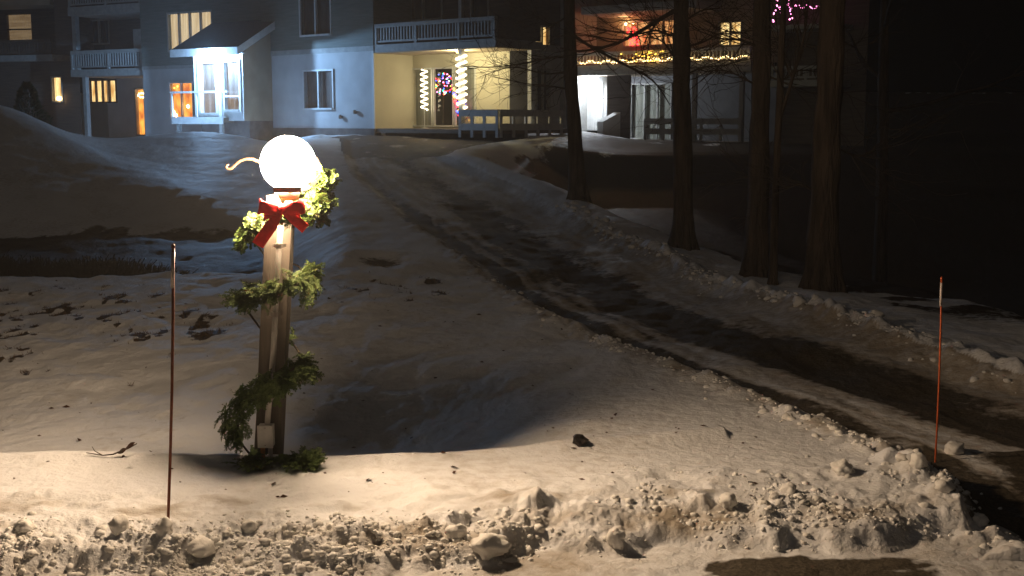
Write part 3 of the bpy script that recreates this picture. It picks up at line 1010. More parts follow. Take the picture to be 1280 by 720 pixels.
# posts of the porch
s1_, _ = D.sz(576, 100, 0.1)
col = MB().box(s1_ - 0.085, s1_ + 0.085, 0.05, 0.22, 0.18, zc - 0.03).build('column', M['trim'], D.root)
MB().box(s1_ - 0.07, s1_ + 0.07, 0.07, 0.2, zs_, 7.6).build('column', M['trim_dim'], D.root)
yk = D.sy(664, s_e - 0.15)
MB().box(s_e - 0.24, s_e - 0.07, yk - 0.1, yk + 0.1, 0.18, zc).build('column', M['trim'], D.root)
# porch deck and its low rail
MB().box(s_c + 0.02, s_e + 0.1, 0.02, DEP - 0.003, 0.02, 0.178).build('porch_floor', M['deck'], D.root)
MB().box(s_b + 0.004, s_e + 0.1, DEP, Y2 * 0.9, 0.02, 0.175).build('porch_floor', M['deck'], D.root)
MB().box(s_c + 0.2, s_e - 0.1, 0.35, DEP - 0.2, -1.2, 0.018).build('foundation', M['foundation'], D.root)


def board_rail(F, p0, p1, zt, zb, mat, n, name='deck_railing'):
    a, b = Vector((*p0, 0)), Vector((*p1, 0))
    d = b - a
    L = d.length
    d.normalize()
    nr_ = Vector((-d.y, d.x, 0))

    def bar(t0, t1, z0, z1, hw):
        q = [a + d * t0 - nr_ * hw, a + d * t1 - nr_ * hw, a + d * t1 + nr_ * hw, a + d * t0 + nr_ * hw]
        return MB().prism([(p.x, p.y, z0) for p in q], [(p.x, p.y, z1) for p in q])
    o = bar(0, L, zt - 0.24, zt, 0.03).build(name, mat, F.root)
    bar(0, L, zb, zb + 0.24, 0.03).build('lower_board', mat, o)
    for i in range(n + 1):
        t = 0.06 + (L - 0.12) * i / n
        bar(t - 0.06, t + 0.06, zb - 0.25, zt - 0.01, 0.027).build('post', mat, o)
    return o


zt_ = D.sz(600, 137)[1]
zbt = D.sz(600, 163)[1]
board_rail(D, (s1_, -0.02), (s_e + 0.12, -0.02), zt_, zbt, M['trim'], 3)
board_rail(D, (s_e + 0.12, 0.06), (s_e + 0.12, D.sy(703, s_e + 0.12)), zt_, zbt, M['trim'], 5)
hip_roof(D, -0.6, s_b + 0.6, -0.6, 9, 7.62, 2.4)

# ---- C: house with the blue lit entry -----------------------------------
C = Fac('apartment_house', 'house with pale lower wall and a blue lit entry porch under a shed roof', 181, 54, 331, 50.2, 0.85)
zl = C.sz(215, 86)[1]
bw = C.rect(211, 16, 265, 62)
ow = C.rect(214, 104, 241, 147)
wall_part(C, 'lower_wall', M['stucco'], 0, C.len - 0.02, 0.0, zl, 0, [ow])
wall_part(C, 'upper_wall', M['siding'], 0, C.len - 0.02, zl + 0.002, 8.2, 0.01, [bw])
siding_part(C, M['siding'], 0, C.len - 0.02, zl + 0.15, 8.2, 0, [bw])
MB().box(0, C.len - 0.03, -0.04, 0.004, zl, zl + 0.14).build('band_board', M['trim_dim'], C.root)
MB().box(0, C.len - 0.03, -0.03, 0.3, -0.9, -0.002).build('foundation', M['foundation'], C.root)
window(C, bw, 0, 4, M['room_beige'], M['trim_dim'])
window(C, ow, 0, 2, M['room_orange'], M['trim'])
hip_roof(C, -0.6, C.len + 0.4, -0.6, 9, 8.22, 2.4)
# left end wall
MB().quad((0, 9, 0), (0, 0, 0), (0, 0, 8.2), (0, 9, 8.2)).build('end_wall', M['siding'], C.root)
# entry porch box
AD = -1.9
fl, frr = C.sz(243, 110, AD)[0], C.sz(304, 110, AD)[0]
zab, zat = C.sz(275, 151, AD)[1], C.sz(265, 67, AD)[1]
dr_ = C.rect(251, 79, 270, 141, AD)
wr_ = C.rect(281, 77, 299, 137, AD)
wall_part(C, 'entry_front_wall', M['trim'], fl, frr, zab, zat, AD, [dr_, wr_])
MB().quad((frr, AD, zab), (frr, 0, zab), (frr, 0, zat + 1.0), (frr, AD, zat)).build('entry_side_wall', M['tan'], C.root)
MB().quad((fl, 0, zab), (fl, AD, zab), (fl, AD, zat), (fl, 0, zat + 1.0)).build('entry_side_wall', M['trim'], C.root)
window(C, dr_, AD, 1, M['room_tan'], M['trim'], 'glass_door', 0.13, sill=False)
window(C, wr_, AD, 1, M['room_tan'], M['trim'], 'window', 0.10, rail=0.28)
MB().box(fl + 0.02, frr - 0.01, AD + 0.3, -0.05, -0.9, zab - 0.003).build('entry_base', M['foundation'], C.root)
# roof of the entry: shed rising to the wall
e0, e1 = C.sz(213, 66, AD - 0.5)[0], C.sz(297, 60, AD - 0.5)[0]
ze = C.sz(255, 61, AD - 0.5)[1]
rise = 1.25
m = MB()
ov = AD - 0.5
m.prism([(e0, ov, ze - 0.06), (e1, ov, ze - 0.06), (e1, -0.02, ze + rise - 0.06), (e0, -0.02, ze + rise - 0.06)],
        [(e0, ov, ze), (e1, ov, ze), (e1, -0.02, ze + rise), (e0, -0.02, ze + rise)])
ro = m.build('entry_roof', M['roof'], C.root)
MB().box(e0, e1, ov - 0.03, ov - 0.001, ze - 0.28, ze + 0.02).build('fascia', M['trim'], ro)
m = MB()
m.prism([(e1 + 0.001, ov, ze - 0.28), (e1 + 0.03, ov, ze - 0.28), (e1 + 0.03, -0.02, ze + rise - 0.28), (e1 + 0.001, -0.02, ze + rise - 0.28)],
        [(e1 + 0.001, ov, ze + 0.02), (e1 + 0.03, ov, ze + 0.02), (e1 + 0.03, -0.02, ze + rise + 0.02), (e1 + 0.001, -0.02, ze + rise + 0.02)])
m.build('rake_board', M['trim'], ro)
MB().quad((e0 + 0.02, ov + 0.01, ze - 0.2), (e0 + 0.02, AD - 0.003, ze - 0.2), (e1 - 0.02, AD - 0.003, ze - 0.2), (e1 - 0.02, ov + 0.01, ze - 0.2)).build('soffit', M['trim'], ro)
# little deck beside the entry
d0, d1 = C.sz(215, 150, AD - 0.3)[0], C.sz(279, 150, AD - 0.3)[0]
zdt, zdb = C.sz(245, 146, AD - 0.3)[1], C.sz(245, 155, AD - 0.3)[1]
dk = MB().box(d0, d1, AD - 0.32, AD - 0.28, zdb, zdt).build('deck_fascia', M['trim'], C.root)
MB().box(d0 + 0.01, d1, AD - 0.279, -0.06, zdb + 0.05, zdt - 0.03).build('deck_floor', M['deck'], C.root)
zrt = C.sz(250, 115, AD - 0.3)[1]
dkr = MB().box(d0 - 0.05, d1 + 0.3, AD - 0.33, AD - 0.27, zrt - 0.04, zrt + 0.04).build('deck_railing', M['trim'], C.root)
for t in (d0 + 0.04, (d0 + d1) / 2, d1 - 0.03):
    MB().box(t - 0.035, t + 0.035, AD - 0.325, AD - 0.275, zdt + 0.001, zrt - 0.041).build('post', M['trim'], dkr)
for t in (d0 + 0.3, d1 - 0.2):
    MB().box(t - 0.07, t + 0.07, AD - 0.26, AD - 0.12, -1.2, zdb).build('deck_leg', M['trim_dim'], C.root)
# string lights and warm glints in the orange window
for i, (px, py, k) in enumerate(((218, 110, 'bulb_gold'), (222, 108, 'bulb_gold'), (217, 140, 'hot_bulb'), (220, 144, 'hot_bulb'), (235, 133, 'hot_bulb'))):
    a, b = C.sz(px, py, 0.10)
    lp = tag(MB().blob((0, 0, 0), 0.07 if k != 'bulb_gold' else 0.035, i, 0.1, 1, 1.3).build('lamp_bulb', M[k], None, True, C.world(a, 0.10, b)),
             ['small gold bulb at top left of the orange window', 'second small gold bulb in the orange window',
              'bright lamp low at left edge of the orange window', 'lowest bright lamp in the orange window corner',
              'bright lamp in the right pane of the orange window'][i], 'lamp', 'lamps in the orange window')


def point(name, loc, energy, col, rad, parent=None):
    l = bpy.data.lights.new(name, 'POINT')
    l.energy = energy
    l.color = col
    l.shadow_soft_size = rad
    o = bpy.data.objects.new(name, l)
    COL.objects.link(o)
    o.location = loc
    if parent: o.parent = parent
    return o


def wall_lamp(F, px, py, off, energy, col, mat, label, r=0.1, dz=0.0, name='wall_lamp', dy=-0.22):
    a, b = F.sz(px, py, off)
    t = thing(name, label, 'lamp', F.world(a, off, b), F.rz)
    MB().lathe([(r * 0.4, 0.0), (r * 0.75, 0.05), (r, 0.12), (r * 0.8, 0.2), (r * 0.3, 0.24)], 14, (0, 0, -0.12)).build('bulb', mat, t, True)
    MB().box(-0.06, 0.06, 0.02, 0.10, -0.10, 0.14).build('bracket', M['trim'], t)
    MB().lathe([(r * 0.5, 0), (r * 1.1, 0.02), (r * 0.2, 0.06)], 14, (0, 0, 0.121)).build('cap', M['trim'], t, True)
    point('lamp_light', (0, dy, dz), energy, col, 0.06, t)
    return t


wall_lamp(C, 268, 70, AD - 0.36, 1150, (0.32, 0.59, 1.0), M['bulb_white'], 'bright blue white lamp under the eave of the entry porch', 0.12, -0.1)

# ---- B: balcony block left of C -----------------------------------------
B = Fac('balcony_block', 'dark block with stacked white railed balconies left of the blue entry', 92, 56.5, 182, 54.2, 0.6)
BD = 2.6
z1a, z1b = B.sz(137, 86)[1], B.sz(137, 95)[1]
zr1 = B.sz(137, 62)[1]
z2a, z2b = B.sz(137, 6)[1], B.sz(137, 17)[1]
L = B.len
MB().box(0, L, -0.03, BD, z1b, z1a).build('balcony_floor', M['trim_dim'], B.root)
MB().box(0, L, -0.03, BD, z2b, z2a).build('balcony_floor', M['trim_dim'], B.root)
railing(B, (0.02, 0.04), (L - 0.02, 0.04), zr1, z1a + 0.08, z1a, M['trim_dim'], 0.16, (L * 0.52,), 'balcony_railing', 0.06, 0.16)
railing(B, (0.02, 0.04), (L - 0.02, 0.04), z2a + 1.0, z2a + 0.08, z2a, M['trim_dim'], 0.16, (L * 0.52,), 'balcony_railing', 0.06, 0.16)
yw = B.rect(112, 101, 145, 127, BD)
od = B.rect(171, 112, 181, 168, BD)
od = (od[0], min(od[1], L + 1.2), od[2], od[3])
wall_part(B, 'lower_wall', M['stucco'], -0.6, L + 1.4, -0.6, z1b, BD, [yw, od])
w2 = B.rect(112, 26, 136, 54, BD)
wall_part(B, 'upper_wall', M['siding_dark'], -0.6, L + 1.4, z1a, z2b, BD, [w2])
wall_part(B, 'top_wall', M['siding_dark'], -0.6, L + 1.4, z2a, z2a + 2.6, BD)
window(B, yw, BD, 4, M['room_yellow'], M['siding_dark'])
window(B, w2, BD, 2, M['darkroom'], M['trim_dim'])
window(B, od, BD, 1, M['room_orange'], M['trim_dim'], 'door', 0.08)
a, b = B.sz(178, 119, BD - 0.05)
m = MB()
for i in range(9):
    m.blob((0.12 * math.cos(i * 2.4) * (1 + i % 3 * 0.6), -0.03, 0.10 * math.sin(i * 2.4)), 0.05, i, 0.1, 1, 1)
tag(m.build('door_lights', M['bulb_warm'], None, True, B.world(a, BD - 0.05, b)), 'cluster of warm bulbs over the orange doorway', 'lights')
for px in (104, 101):
    pass
s0, _ = B.sz(108, 130, 0.1)
MB().box(s0 - 0.10, s0 + 0.10, 0.02, 0.22, -1.4, z1b - 0.002).build('column', M['trim_dim'], B.root)
MB().box(0.10, 0.34, 0.08, 0.3, z1a + 0.001, z2b - 0.001).build('column', M['trim_dim'], B.root)
a, b = B.sz(175, 45, 0.35)
MB().box(a - 0.32, a + 0.2, 0.25, 0.6, z1a + 0.01, b + 0.3).build('balcony_screen', M['trim_dim'], B.root)
hip_roof(B, -0.8, L + 0.8, -0.4, 8, z2a + 2.62, 2.0)
MB().box(-0.6, L + 0.3, 0.3, BD - 0.01, -1.2, -0.1).build('porch_base', M['foundation'], B.root)

# ---- A: far left block ---------------------------------------------------
A_ = Fac('apartment_block', 'dark brown block at far left with a dim lit balcony window', -60, 61, 102, 58.5, 0.6)
a0, a1 = A_.sz(37, 69)[1], A_.sz(37, 77)[1]
t0, t1 = A_.sz(37, 0)[1], A_.sz(37, 8)[1]
ar = A_.sz(37, 50)[1]
La = A_.len
dw = A_.rect(9, 18, 40, 52, 1.2)
wn_ = A_.rect(66, 97, 77, 126)
dd = A_.rect(28, 92, 45, 150)
wall_part(A_, 'lower_wall', M['siding_dark'], 0, La, -0.6, a1, 0, [wn_])
wall_part(A_, 'upper_wall', M['siding_dark'], 0, La, a0, t1, 1.2, [dw])
wall_part(A_, 'top_wall', M['siding_dark'], 0, La, t0, t0 + 2.6, 1.2)
siding_part(A_, M['siding_dark'], 0, La, a0, t1, 1.2, [dw])
window(A_, dw, 1.2, 1, M['room_dim'], M['siding_dark'], rail=0.45)
window(A_, wn_, 0, 1, M['room_yellow'], M['trim_dim'])
s70 = A_.sz(70, 60)[0]
MB().box(0, s70, -0.3, 1.19, a1, a0 - 0.002).build('balcony_floor', M['trim_dim'], A_.root)
MB().box(0, s70, -0.3, 1.19, t1, t0 - 0.002).build('balcony_floor', M['tan'], A_.root)
railing(A_, (0.1, -0.25), (s70 - 0.05, -0.25), ar, a0 + 0.06, a0, M['siding_dark'], 0.16, (2.5, 4.5), 'balcony_railing', 0.09, 0.14)
MB().box(s70, La, 0.0, 1.19, a0, t0 + 2.6).build('side_bay', M['siding_dark'], A_.root)
a, b = A_.sz(75, 123, -0.06)
lt = thing('window_lamp', 'glowing round lamp at the foot of the narrow lit window', 'lamp', A_.world(a, -0.12, b))
MB().blob((0, 0, 0), 0.11, 3, 0.05, 2, 1).build('globe', M['hot_bulb'], lt, True)
MB().box(-0.03, 0.03, 0.05, 0.13, -0.04, 0.04).build('bracket', M['trim_dim'], lt)
# orange wash on the upper balcony
wall_lamp(A_, 10, -14, 0.9, 22, (1.0, 0.62, 0.28), M['bulb_warm'], 'warm lamp on the top balcony at far left', 0.08)
hip_roof(A_, -0.8, La + 0.3, -0.6, 8, t0 + 2.62, 2.0)

# ---- E: house at right with string lights --------------------------------
E = Fac('apartment_house', 'tan house behind the trees with string lights along its balcony', 703, 54, 940, 48.5, 0.75)
ED = 2.2
ez = lambda px, py, off=0.0: E.sz(px, py, off)[1]
eb0, eb1 = ez(800, 80), ez(800, 92)
s_l, s_r = E.sz(712, 90)[0], E.sz(939, 80)[0]
wd = E.rect(727, 104, 753, 163, 0.6)
gs = E.rect(790, 106, 838, 158, ED)
gs = (gs[0], gs[1], 0.12, gs[3])
M['grey_dark'] = noise_mat('dark_grey_board', (0.13, 0.13, 0.135), (0.18, 0.18, 0.185), 2, 0.8, 0.15)
wall_part(E, 'lower_wall', M['grey_dark'], 0, s_r + 0.4, -0.3, eb1, ED, [gs])
window(E, gs, ED, 3, M['curtain_grey'], M['trim_dim'], 'sliding_door', 0.07, sill=False)
MB().box(s_l, s_r, -0.04, ED - 0.003, eb1 + 0.002, eb0).build('balcony_floor', M['trim_dim'], E.root)
MB().box(s_l + 0.01, s_r - 0.01, -0.01, ED - 0.006, eb1 - 0.03, eb1).build('porch_ceiling', M['ceiling'], E.root)
zrt_ = ez(830, 62)
railing(E, (s_l + 0.05, 0.03), (s_r - 0.05, 0.03), zrt_, eb0 + 0.08, eb0, M['trim'], 0.17, (2.2, 4.4, 6.5), 'balcony_railing', 0.05, 0.14)
o1 = E.rect(780, 27, 846, 56, ED)
o2 = E.rect(900, 28, 926, 56, ED)
ztop = ez(800, -30, ED)
wall_part(E, 'upper_wall', M['tan'], 0, s_r + 0.4, eb0, ztop, ED, [o1, o2])
window(E, o1, ED, 4, M['room_amber'], M['trim_dim'])
window(E, o2, ED, 2, M['room_yellow'], M['trim_dim'], rail=0.5)
# upper overhang
zo0, zo1 = ez(800, 4), ez(800, 14)
MB().box(s_l + 0.6, s_r - 2.5, -0.02, ED - 0.004, zo1, zo0).build('upper_floor', M['trim_dim'], E.root)
MB().box(0.0, 0.35, 0.05, ED, -0.5, ztop).build('corner_pier', M['trim_dim'], E.root)
# alcove with the bright white door
da0, da1 = E.sz(722, 130, 0.2)[0], E.sz(757, 130, 0.2)[0]
dm = MB()
wy = 1.5
wd = E.rect(727, 104, 754, 163, wy)
drr = MB().box(wd[0], wd[1], wy - 0.04, wy, wd[2], wd[3]).build('door', M['trim'], E.root)
for i in range(1, 8):
    t = wd[0] + (wd[1] - wd[0]) * i / 8
    MB().box(t - 0.012, t + 0.012, wy - 0.052, wy - 0.0405, wd[2] + 0.05, wd[3] - 0.05).build('batten', M['trim'], drr)
MB().box(wd[0] - 0.5, wd[0] - 0.02, wy - 0.02, wy + 0.05, -0.3, eb1 - 0.04).build('alcove_wall', M['stucco'], E.root)
MB().box(wd[1] + 0.02, wd[1] + 0.35, wy - 0.02, wy + 0.05, -0.3, eb1 - 0.04).build('alcove_wall', M['stucco'], E.root)
MB().box(wd[0] - 0.02, wd[1] + 0.02, wy - 0.02, wy + 0.05, wd[3] + 0.005, eb1 - 0.04).build('alcove_wall', M['stucco'], E.root)
# dark screen wall right of the alcove, cut to a slope at its foot
s3, s4 = E.sz(757, 130, 0.0)[0], E.sz(786, 130, 0.0)[0]
m = MB()
m.prism([(s3, 0.1, 0.15), (s3, 0.18, 0.15), (s3, 0.18, eb1 - 0.04), (s3, 0.1, eb1 - 0.04)][::-1],
        [(s4, 0.1, 0.15), (s4, 0.18, 0.15), (s4, 0.18, eb1 - 0.04), (s4, 0.1, eb1 - 0.04)][::-1])
m.build('screen_wall', M['siding_dark'], E.root)
# stair cheek: low white wing wall by the door
s5 = E.sz(748, 150, -0.3)[0]
m = MB()
m.prism([(s5, -0.4, -0.6), (s5 + 0.3, -0.4, -0.6), (s5 + 0.9, 0.05, -0.6), (s5 + 0.6, 0.05, -0.6)],
        [(s5, -0.4, ez(748, 152, -0.3)), (s5 + 0.3, -0.4, ez(748, 152, -0.3)), (s5 + 0.9, 0.05, ez(757, 140)), (s5 + 0.6, 0.05, ez(757, 140))])
m.build('stair_wall', M['stucco'], E.root)
MB().box(s3 + 0.3, s_r + 0.1, -0.02, ED - 0.01, -0.05, 0.118).build('porch_floor', M['deck'], E.root)
MB().box(s3 + 0.4, s_r, 0.25, ED - 0.1, -1.4, -0.052).build('foundation', M['foundation'], E.root)
for i in range(3):
    MB().box(s3 + 0.1, s3 + 1.6, -0.35 - 0.3 * i, -0.05 - 0.3 * i, -0.9, 0.0 - 0.16 * i).build('step', M['foundation'], E.root)
for px in (868, 927):
    t, _ = E.sz(px, 120, 0.1)
    MB().box(t - 0.09, t + 0.09, 0.05, 0.22, 0.12, eb1 - 0.031).build('column', M['trim_dim'], E.root)
r0, r1 = E.sz(806, 158)[0], E.sz(928, 158)[0]
board_rail(E, (r0, -0.06), (r1, -0.06), ez(850, 148), ez(850, 168), M['trim_dim'], 5)
hip_roof(E, -0.2, s_r + 0.6, -0.4, 4.6, ztop + 0.02, 1.6)
MB().quad((s_r + 0.4, ED, -0.3), (s_r + 0.4, 4.4, -0.3), (s_r + 0.4, 4.4, ztop), (s_r + 0.4, ED, ztop)).build('end_wall', M['siding_dark'], E.root)
wall_lamp(E, 742, 97, 0.45, 230, (0.82, 0.90, 1.0), M['bulb_white'], 'cold white lamp above the pale door at the right house', 0.07, -0.05, dy=-0.12)

# ---- F: dark block at far right ------------------------------------------
F_ = Fac('apartment_block', 'almost black block between the tree trunks at the right', 948, 46.6, 1062, 44.5, 0.6)
fz = lambda px, py, off=0.0: F_.sz(px, py, off)[1]
f0, f1 = fz(1005, 100), fz(1005, 108)
wall_part(F_, 'wall', M['siding_dark'], 0, F_.len, -0.5, 8.0, 1.6)
MB().box(0.3, F_.len - 0.6, -0.02, 1.59, f1, f0).build('balcony_floor', M['trim_dim'], F_.root)
railing(F_, (0.35, 0.03), (F_.len - 0.65, 0.03), fz(1005, 82), f0 + 0.07, f0, M['trim_dim'], 0.18, (1.5,), 'balcony_railing', 0.06, 0.12)
g0, g1 = fz(1005, 30), fz(1005, 36)
MB().box(0.3, F_.len - 0.6, -0.02, 1.59, g1, g0).build('balcony_floor', M['trim_dim'], F_.root)
pw = F_.rect(967, -12, 985, 14, 1.6)
hip_roof(F_, -0.3, F_.len + 0.5, -0.5, 8, 8.02, 2)


# ------------------------------------------------------------------ lights strung on the houses
def light_string(name, label, pts, mat, r=0.028, wire=True, jitter=0.0):
    o = thing(name, label, 'string lights', pts[0])
    base = Vector(pts[0])
    m = MB()
    for i, p in enumerate(pts):
        p = Vector(p) - base
        m.blob((p.x + random.uniform(-jitter, jitter), p.y + random.uniform(-jitter, jitter), p.z + random.uniform(-jitter, jitter)), r * random.uniform(0.7, 1.25), i, 0.1, 1, 1.1)
    tag(m.build('bulbs', mat, o, True), kind='stuff')
    if wire and len(pts) > 2:
        MB().tube([Vector(p) - base for p in pts[::max(1, len(pts) // 30)]], 0.006, 5).build('wire', M['twig'], o)
    return o


pts = []
n = 95
for i in range(n):
    s = s_l + 0.15 + (s_r - s_l - 0.3) * i / (n - 1)
    pts.append(E.world(s, -0.09, eb0 + 0.14 + 0.05 * math.sin(i * 0.7) + 0.02 * math.sin(i * 2.1)))
light_string('light_string', 'warm white string lights along the foot of the tan house balcony', pts, M['bulb_warm'], 0.024, jitter=0.02)
# red garland climbing beside the amber window
pts = []
for i in range(34):
    px, py = 789 + 5 * math.sin(i * 1.9) + i * 0.12, 34 + i * 0.68
    a, b = E.sz(px, py, ED - 0.25)
    pts.append(E.world(a, ED - 0.25 - 0.1 * math.sin(i), b))
light_string('light_string', 'red and white lights on a small tree by the amber window', pts, M['bulb_red'], 0.045, False)
pts = []
for i in range(30):
    px, py = 803 + random.gauss(0, 11), 70 + random.uniform(-6, 7)
    a, b = E.sz(px, py, -0.1)
    pts.append(E.world(a, -0.12, b))
light_string('light_string', 'gold lights bunched on the balcony rail of the tan house', pts, M['bulb_gold'], 0.03, False)
pts = []
for i in range(26):
    a, b = F_.sz(969 + (i % 3) * 9 + 2 * math.sin(i * 2.3), -2 + i * 1.2, 0.2)
    pts.append(F_.world(a, 0.2, b))
light_string('light_string', 'pink and red lights hung on a post at top right', pts, M['bulb_pink'], 0.028, False, 0.05)
pts = []
for i in range(34):
    a, b = F_.sz(972 + i * 1.75, 9 - i * 0.02 + 2 * math.sin(i * 0.8), 0.0)
    pts.append(F_.world(a, 0.0, b))
light_string('light_string', 'pale pink lights strung across the topmost right balcony', pts, M['bulb_pink'], 0.016, True, 0.03)
point_parent = thing('wall_lamp', 'added amber lamp for the orange glow on the tan house balcony wall', 'lamp', E.world(s_l + 1.6, ED - 0.15, eb0 + 1.9), E.rz)  # added lamp, tints the wall orange alongside the light strings
MB().lathe([(0.03, 0), (0.06, 0.03), (0.07, 0.12), (0.03, 0.18)], 12, (0, 0, -0.1)).build('bulb', M['bulb_warm'], point_parent, True)
MB().box(-0.04, 0.04, 0.05, 0.15, -0.06, 0.06).build('bracket', M['trim_dim'], point_parent)
point('lamp_light', (0, -0.2, 0.05), 8, (1.0, 0.50, 0.20), 0.05, point_parent)

# rope light wrapped round the porch column
pts, turns = [], 8.3
zA, zB = ez and D.sz(576, 135, 0.1)[1], D.sz(576, 68, 0.1)[1]
for i in range(220):
    t = i / 219
    a = t * turns * 2 * math.pi
    c, s = math.cos(a), math.sin(a)
    k = 1 / max(abs(c), abs(s)) ** 0.75
    pts.append(D.world(s1_ + 0.135 * c * k, 0.135 + 0.135 * s * k, zA + (zB - zA) * t))
o = thing('rope_light', 'thick warm white rope light spiralling up the porch column', 'string lights', pts[0])
MB().tube([p - pts[0] for p in pts], [0.040 + 0.014 * math.sin(i * 0.9) * math.sin(i * 0.37) for i in range(len(pts))], 8).build('tube', M['rope'], o, True)
# thin lit spiral inside the left door pane
sd = D.sz(533.5, 110, DEP - 0.15)[0]
zA2, zB2 = D.sz(533, 138, DEP - 0.15)[1], D.sz(533, 87, DEP - 0.15)[1]
pts = []
for i in range(150):
    t = i / 149
    a = t * 7.5 * 2 * math.pi
    pts.append(D.world(sd + 0.13 * math.cos(a), DEP - 0.3 + 0.13 * math.sin(a), zA2 + (zB2 - zA2) * t))
o = thing('lit_spiral', 'slim spiral of white light standing before the left door curtain', 'string lights', D.world(sd, DEP - 0.3, 0.18))
MB().tube([p - D.world(sd, DEP - 0.3, 0.18) for p in pts], 0.022, 6).build('tube', M['rope'], o, True)
MB().tube([(0, 0, 0), (0, 0, zB2 - 0.1)], 0.02, 6).build('pole', M['trim'], o)
MB().lathe([(0.18, 0), (0.18, 0.02), (0.03, 0.04)], 14).build('base', M['trim'], o)
# porch ceiling lamp
a, b = D.sz(570, 66, 0.9)
pl = thing('ceiling_lamp', 'small warm lamp under the cream porch ceiling', 'lamp', D.world(s1_ - 0.5, 0.55, zc - 0.03))
MB().lathe([(0.10, 0), (0.11, -0.03), (0.06, -0.09), (0.01, -0.1)], 14).build('shade', M['bulb_warm'], pl, True)
point('lamp_light', (0, 0, -0.3), 75, (1.0, 0.86, 0.48), 0.06, pl)


# ------------------------------------------------------------------ conifer-like foliage
def spray_mesh(name, seed, L=0.17, nl=0.026, w=0.0034, sides=6, droop=0.25, wide=False):
    r = random.Random(seed)
    m = MB()

    def needles(pts, n, ln, flat=True):
        for i in range(n):
            t = (i + 0.5) / n
            k = min(int(t * (len(pts) - 1)), len(pts) - 2)
            fr_ = t * (len(pts) - 1) - k
            p = pts[k].lerp(pts[k + 1], fr_)
            d = (pts[k + 1] - pts[k]).normalized()
            sd_ = d.cross(Vector((0, 0, 1))).normalized()
            upv = sd_.cross(d)
            for sg in (-1, 1):
                a = (d * r.uniform(0.5, 0.9) + sd_ * sg * r.uniform(0.6, 1.0) + upv * r.uniform(-0.15, 0.55)).normalized()
                le = ln * r.uniform(0.7, 1.15) * (1 - 0.45 * t ** 3)
                q = a.cross(upv + Vector((r.uniform(-.4, .4), r.uniform(-.4, .4), 0))).normalized() * w * r.uniform(0.8, 1.3)
                m.quad(p - q * 0.6, p + q * 0.6, p + a * le * 0.6 + q, p + a * le * 0.6 - q)
                m.v.append(tuple(p + a * le))
                nn = len(m.v)
                m.f.append((nn - 3, nn - 2, nn - 1)) if False else m.f.append((nn - 2, nn - 3, nn - 1))
    main = [Vector((L * t, 0.02 * math.sin(3 * t + seed) * L * 5, 0.03 * t - droop * L * t * t)) for t in [i / 6 for i in range(7)]]
    m.tube(main, [0.0028 * (1 - 0.7 * i / 6) for i in range(7)], 4)
    needles(main, 20, nl)
    for i in range(sides):
        t = 0.12 + 0.7 * i / sides
        k = int(t * 6)
        p = main[k].lerp(main[k + 1], t * 6 - k)
        sg = 1 if i % 2 else -1
        ln = L * (0.62 - 0.42 * t) * r.uniform(0.8, 1.15)
        a = Vector((0.75, sg * r.uniform(0.6, 0.95), r.uniform(-0.2, 0.35))).normalized()
        tw = [p + a * ln * q + Vector((0, 0, -droop * ln * q * q)) for q in (0, 0.33, 0.66, 1)]
        m.tube(tw, [0.0018, 0.0015, 0.0012, 0.0008], 3)
        needles(tw, max(6, int(ln / 0.0075)), nl * 0.9)
    return m.mesh(name)


FIR = [spray_mesh('fir_spray', 10 + i) for i in range(4)]
CED = [spray_mesh('cedar_spray', 40 + i, 0.14, 0.021, 0.0058, 8, 0.2) for i in range(3)]
for me in FIR: me.materials.append(M['fir'])
for me in CED: me.materials.append(M['cedar'])


def place_spray(parent, me, pos, direction, roll, scale):
    o = bpy.data.objects.new('spray', me)
    COL.objects.link(o)
    o.parent = parent
    d = Vector(direction).normalized()
    q = d.to_track_quat('X', 'Z')
    o.matrix_local = Matrix.LocRotScale(pos, q @ Matrix.Rotation(roll, 3, 'X').to_quaternion(), (scale,) * 3)
    return o


# ------------------------------------------------------------------ lamp post
PY = 6.02
base = P(334, 592, PY)
base.z = ground_z(base.x, base.y) - 0.06
gtop = P(352, 205, PY + 0.06)
post = thing('lamp_post', 'weathered wooden lamp post with glowing white globe at the roadside', 'lamp post', base)
axis = (gtop - base)
ph = axis.length
axd = axis.normalized()


def along(px, py, dy=0.0):
    """local point of the post frame at a pixel, dy in front (-) or behind the post"""
    return P(px, py, PY + 0.03 + dy) - base


# timber: two boards side by side and a core, each with its own edges
def timber(x0, x1, y0, y1, h0, h1, seed):
    m = MB()
    n = 14
    pv = []
    for i in range(n + 1):
        t = h0 + (h1 - h0) * i / n
        c = axd * t
        ring = []
        for (x, y_) in ((x0, y0), (x1, y0), (x1, y1), (x0, y1)):
            j = 0.002 * mnoise.noise(Vector((x * 30, y_ * 30 + seed, t * 5)))
            ring.append((c.x + x + j, c.y + y_ + j, c.z))
        pv.append(ring)
    for i in range(n):
        m.prism(pv[i], pv[i + 1]) if False else None
    base_i = len(m.v)
    for r_ in pv: m.v += r_
    for i in range(n):
        for k in range(4):
            k2 = (k + 1) % 4
            m.f.append((base_i + i * 4 + k, base_i + i * 4 + k2, base_i + (i + 1) * 4 + k2, base_i + (i + 1) * 4 + k))
    m.f.append((base_i + 3, base_i + 2, base_i + 1, base_i))
    e = base_i + n * 4
    m.f.append((e, e + 1, e + 2, e + 3))
    return m


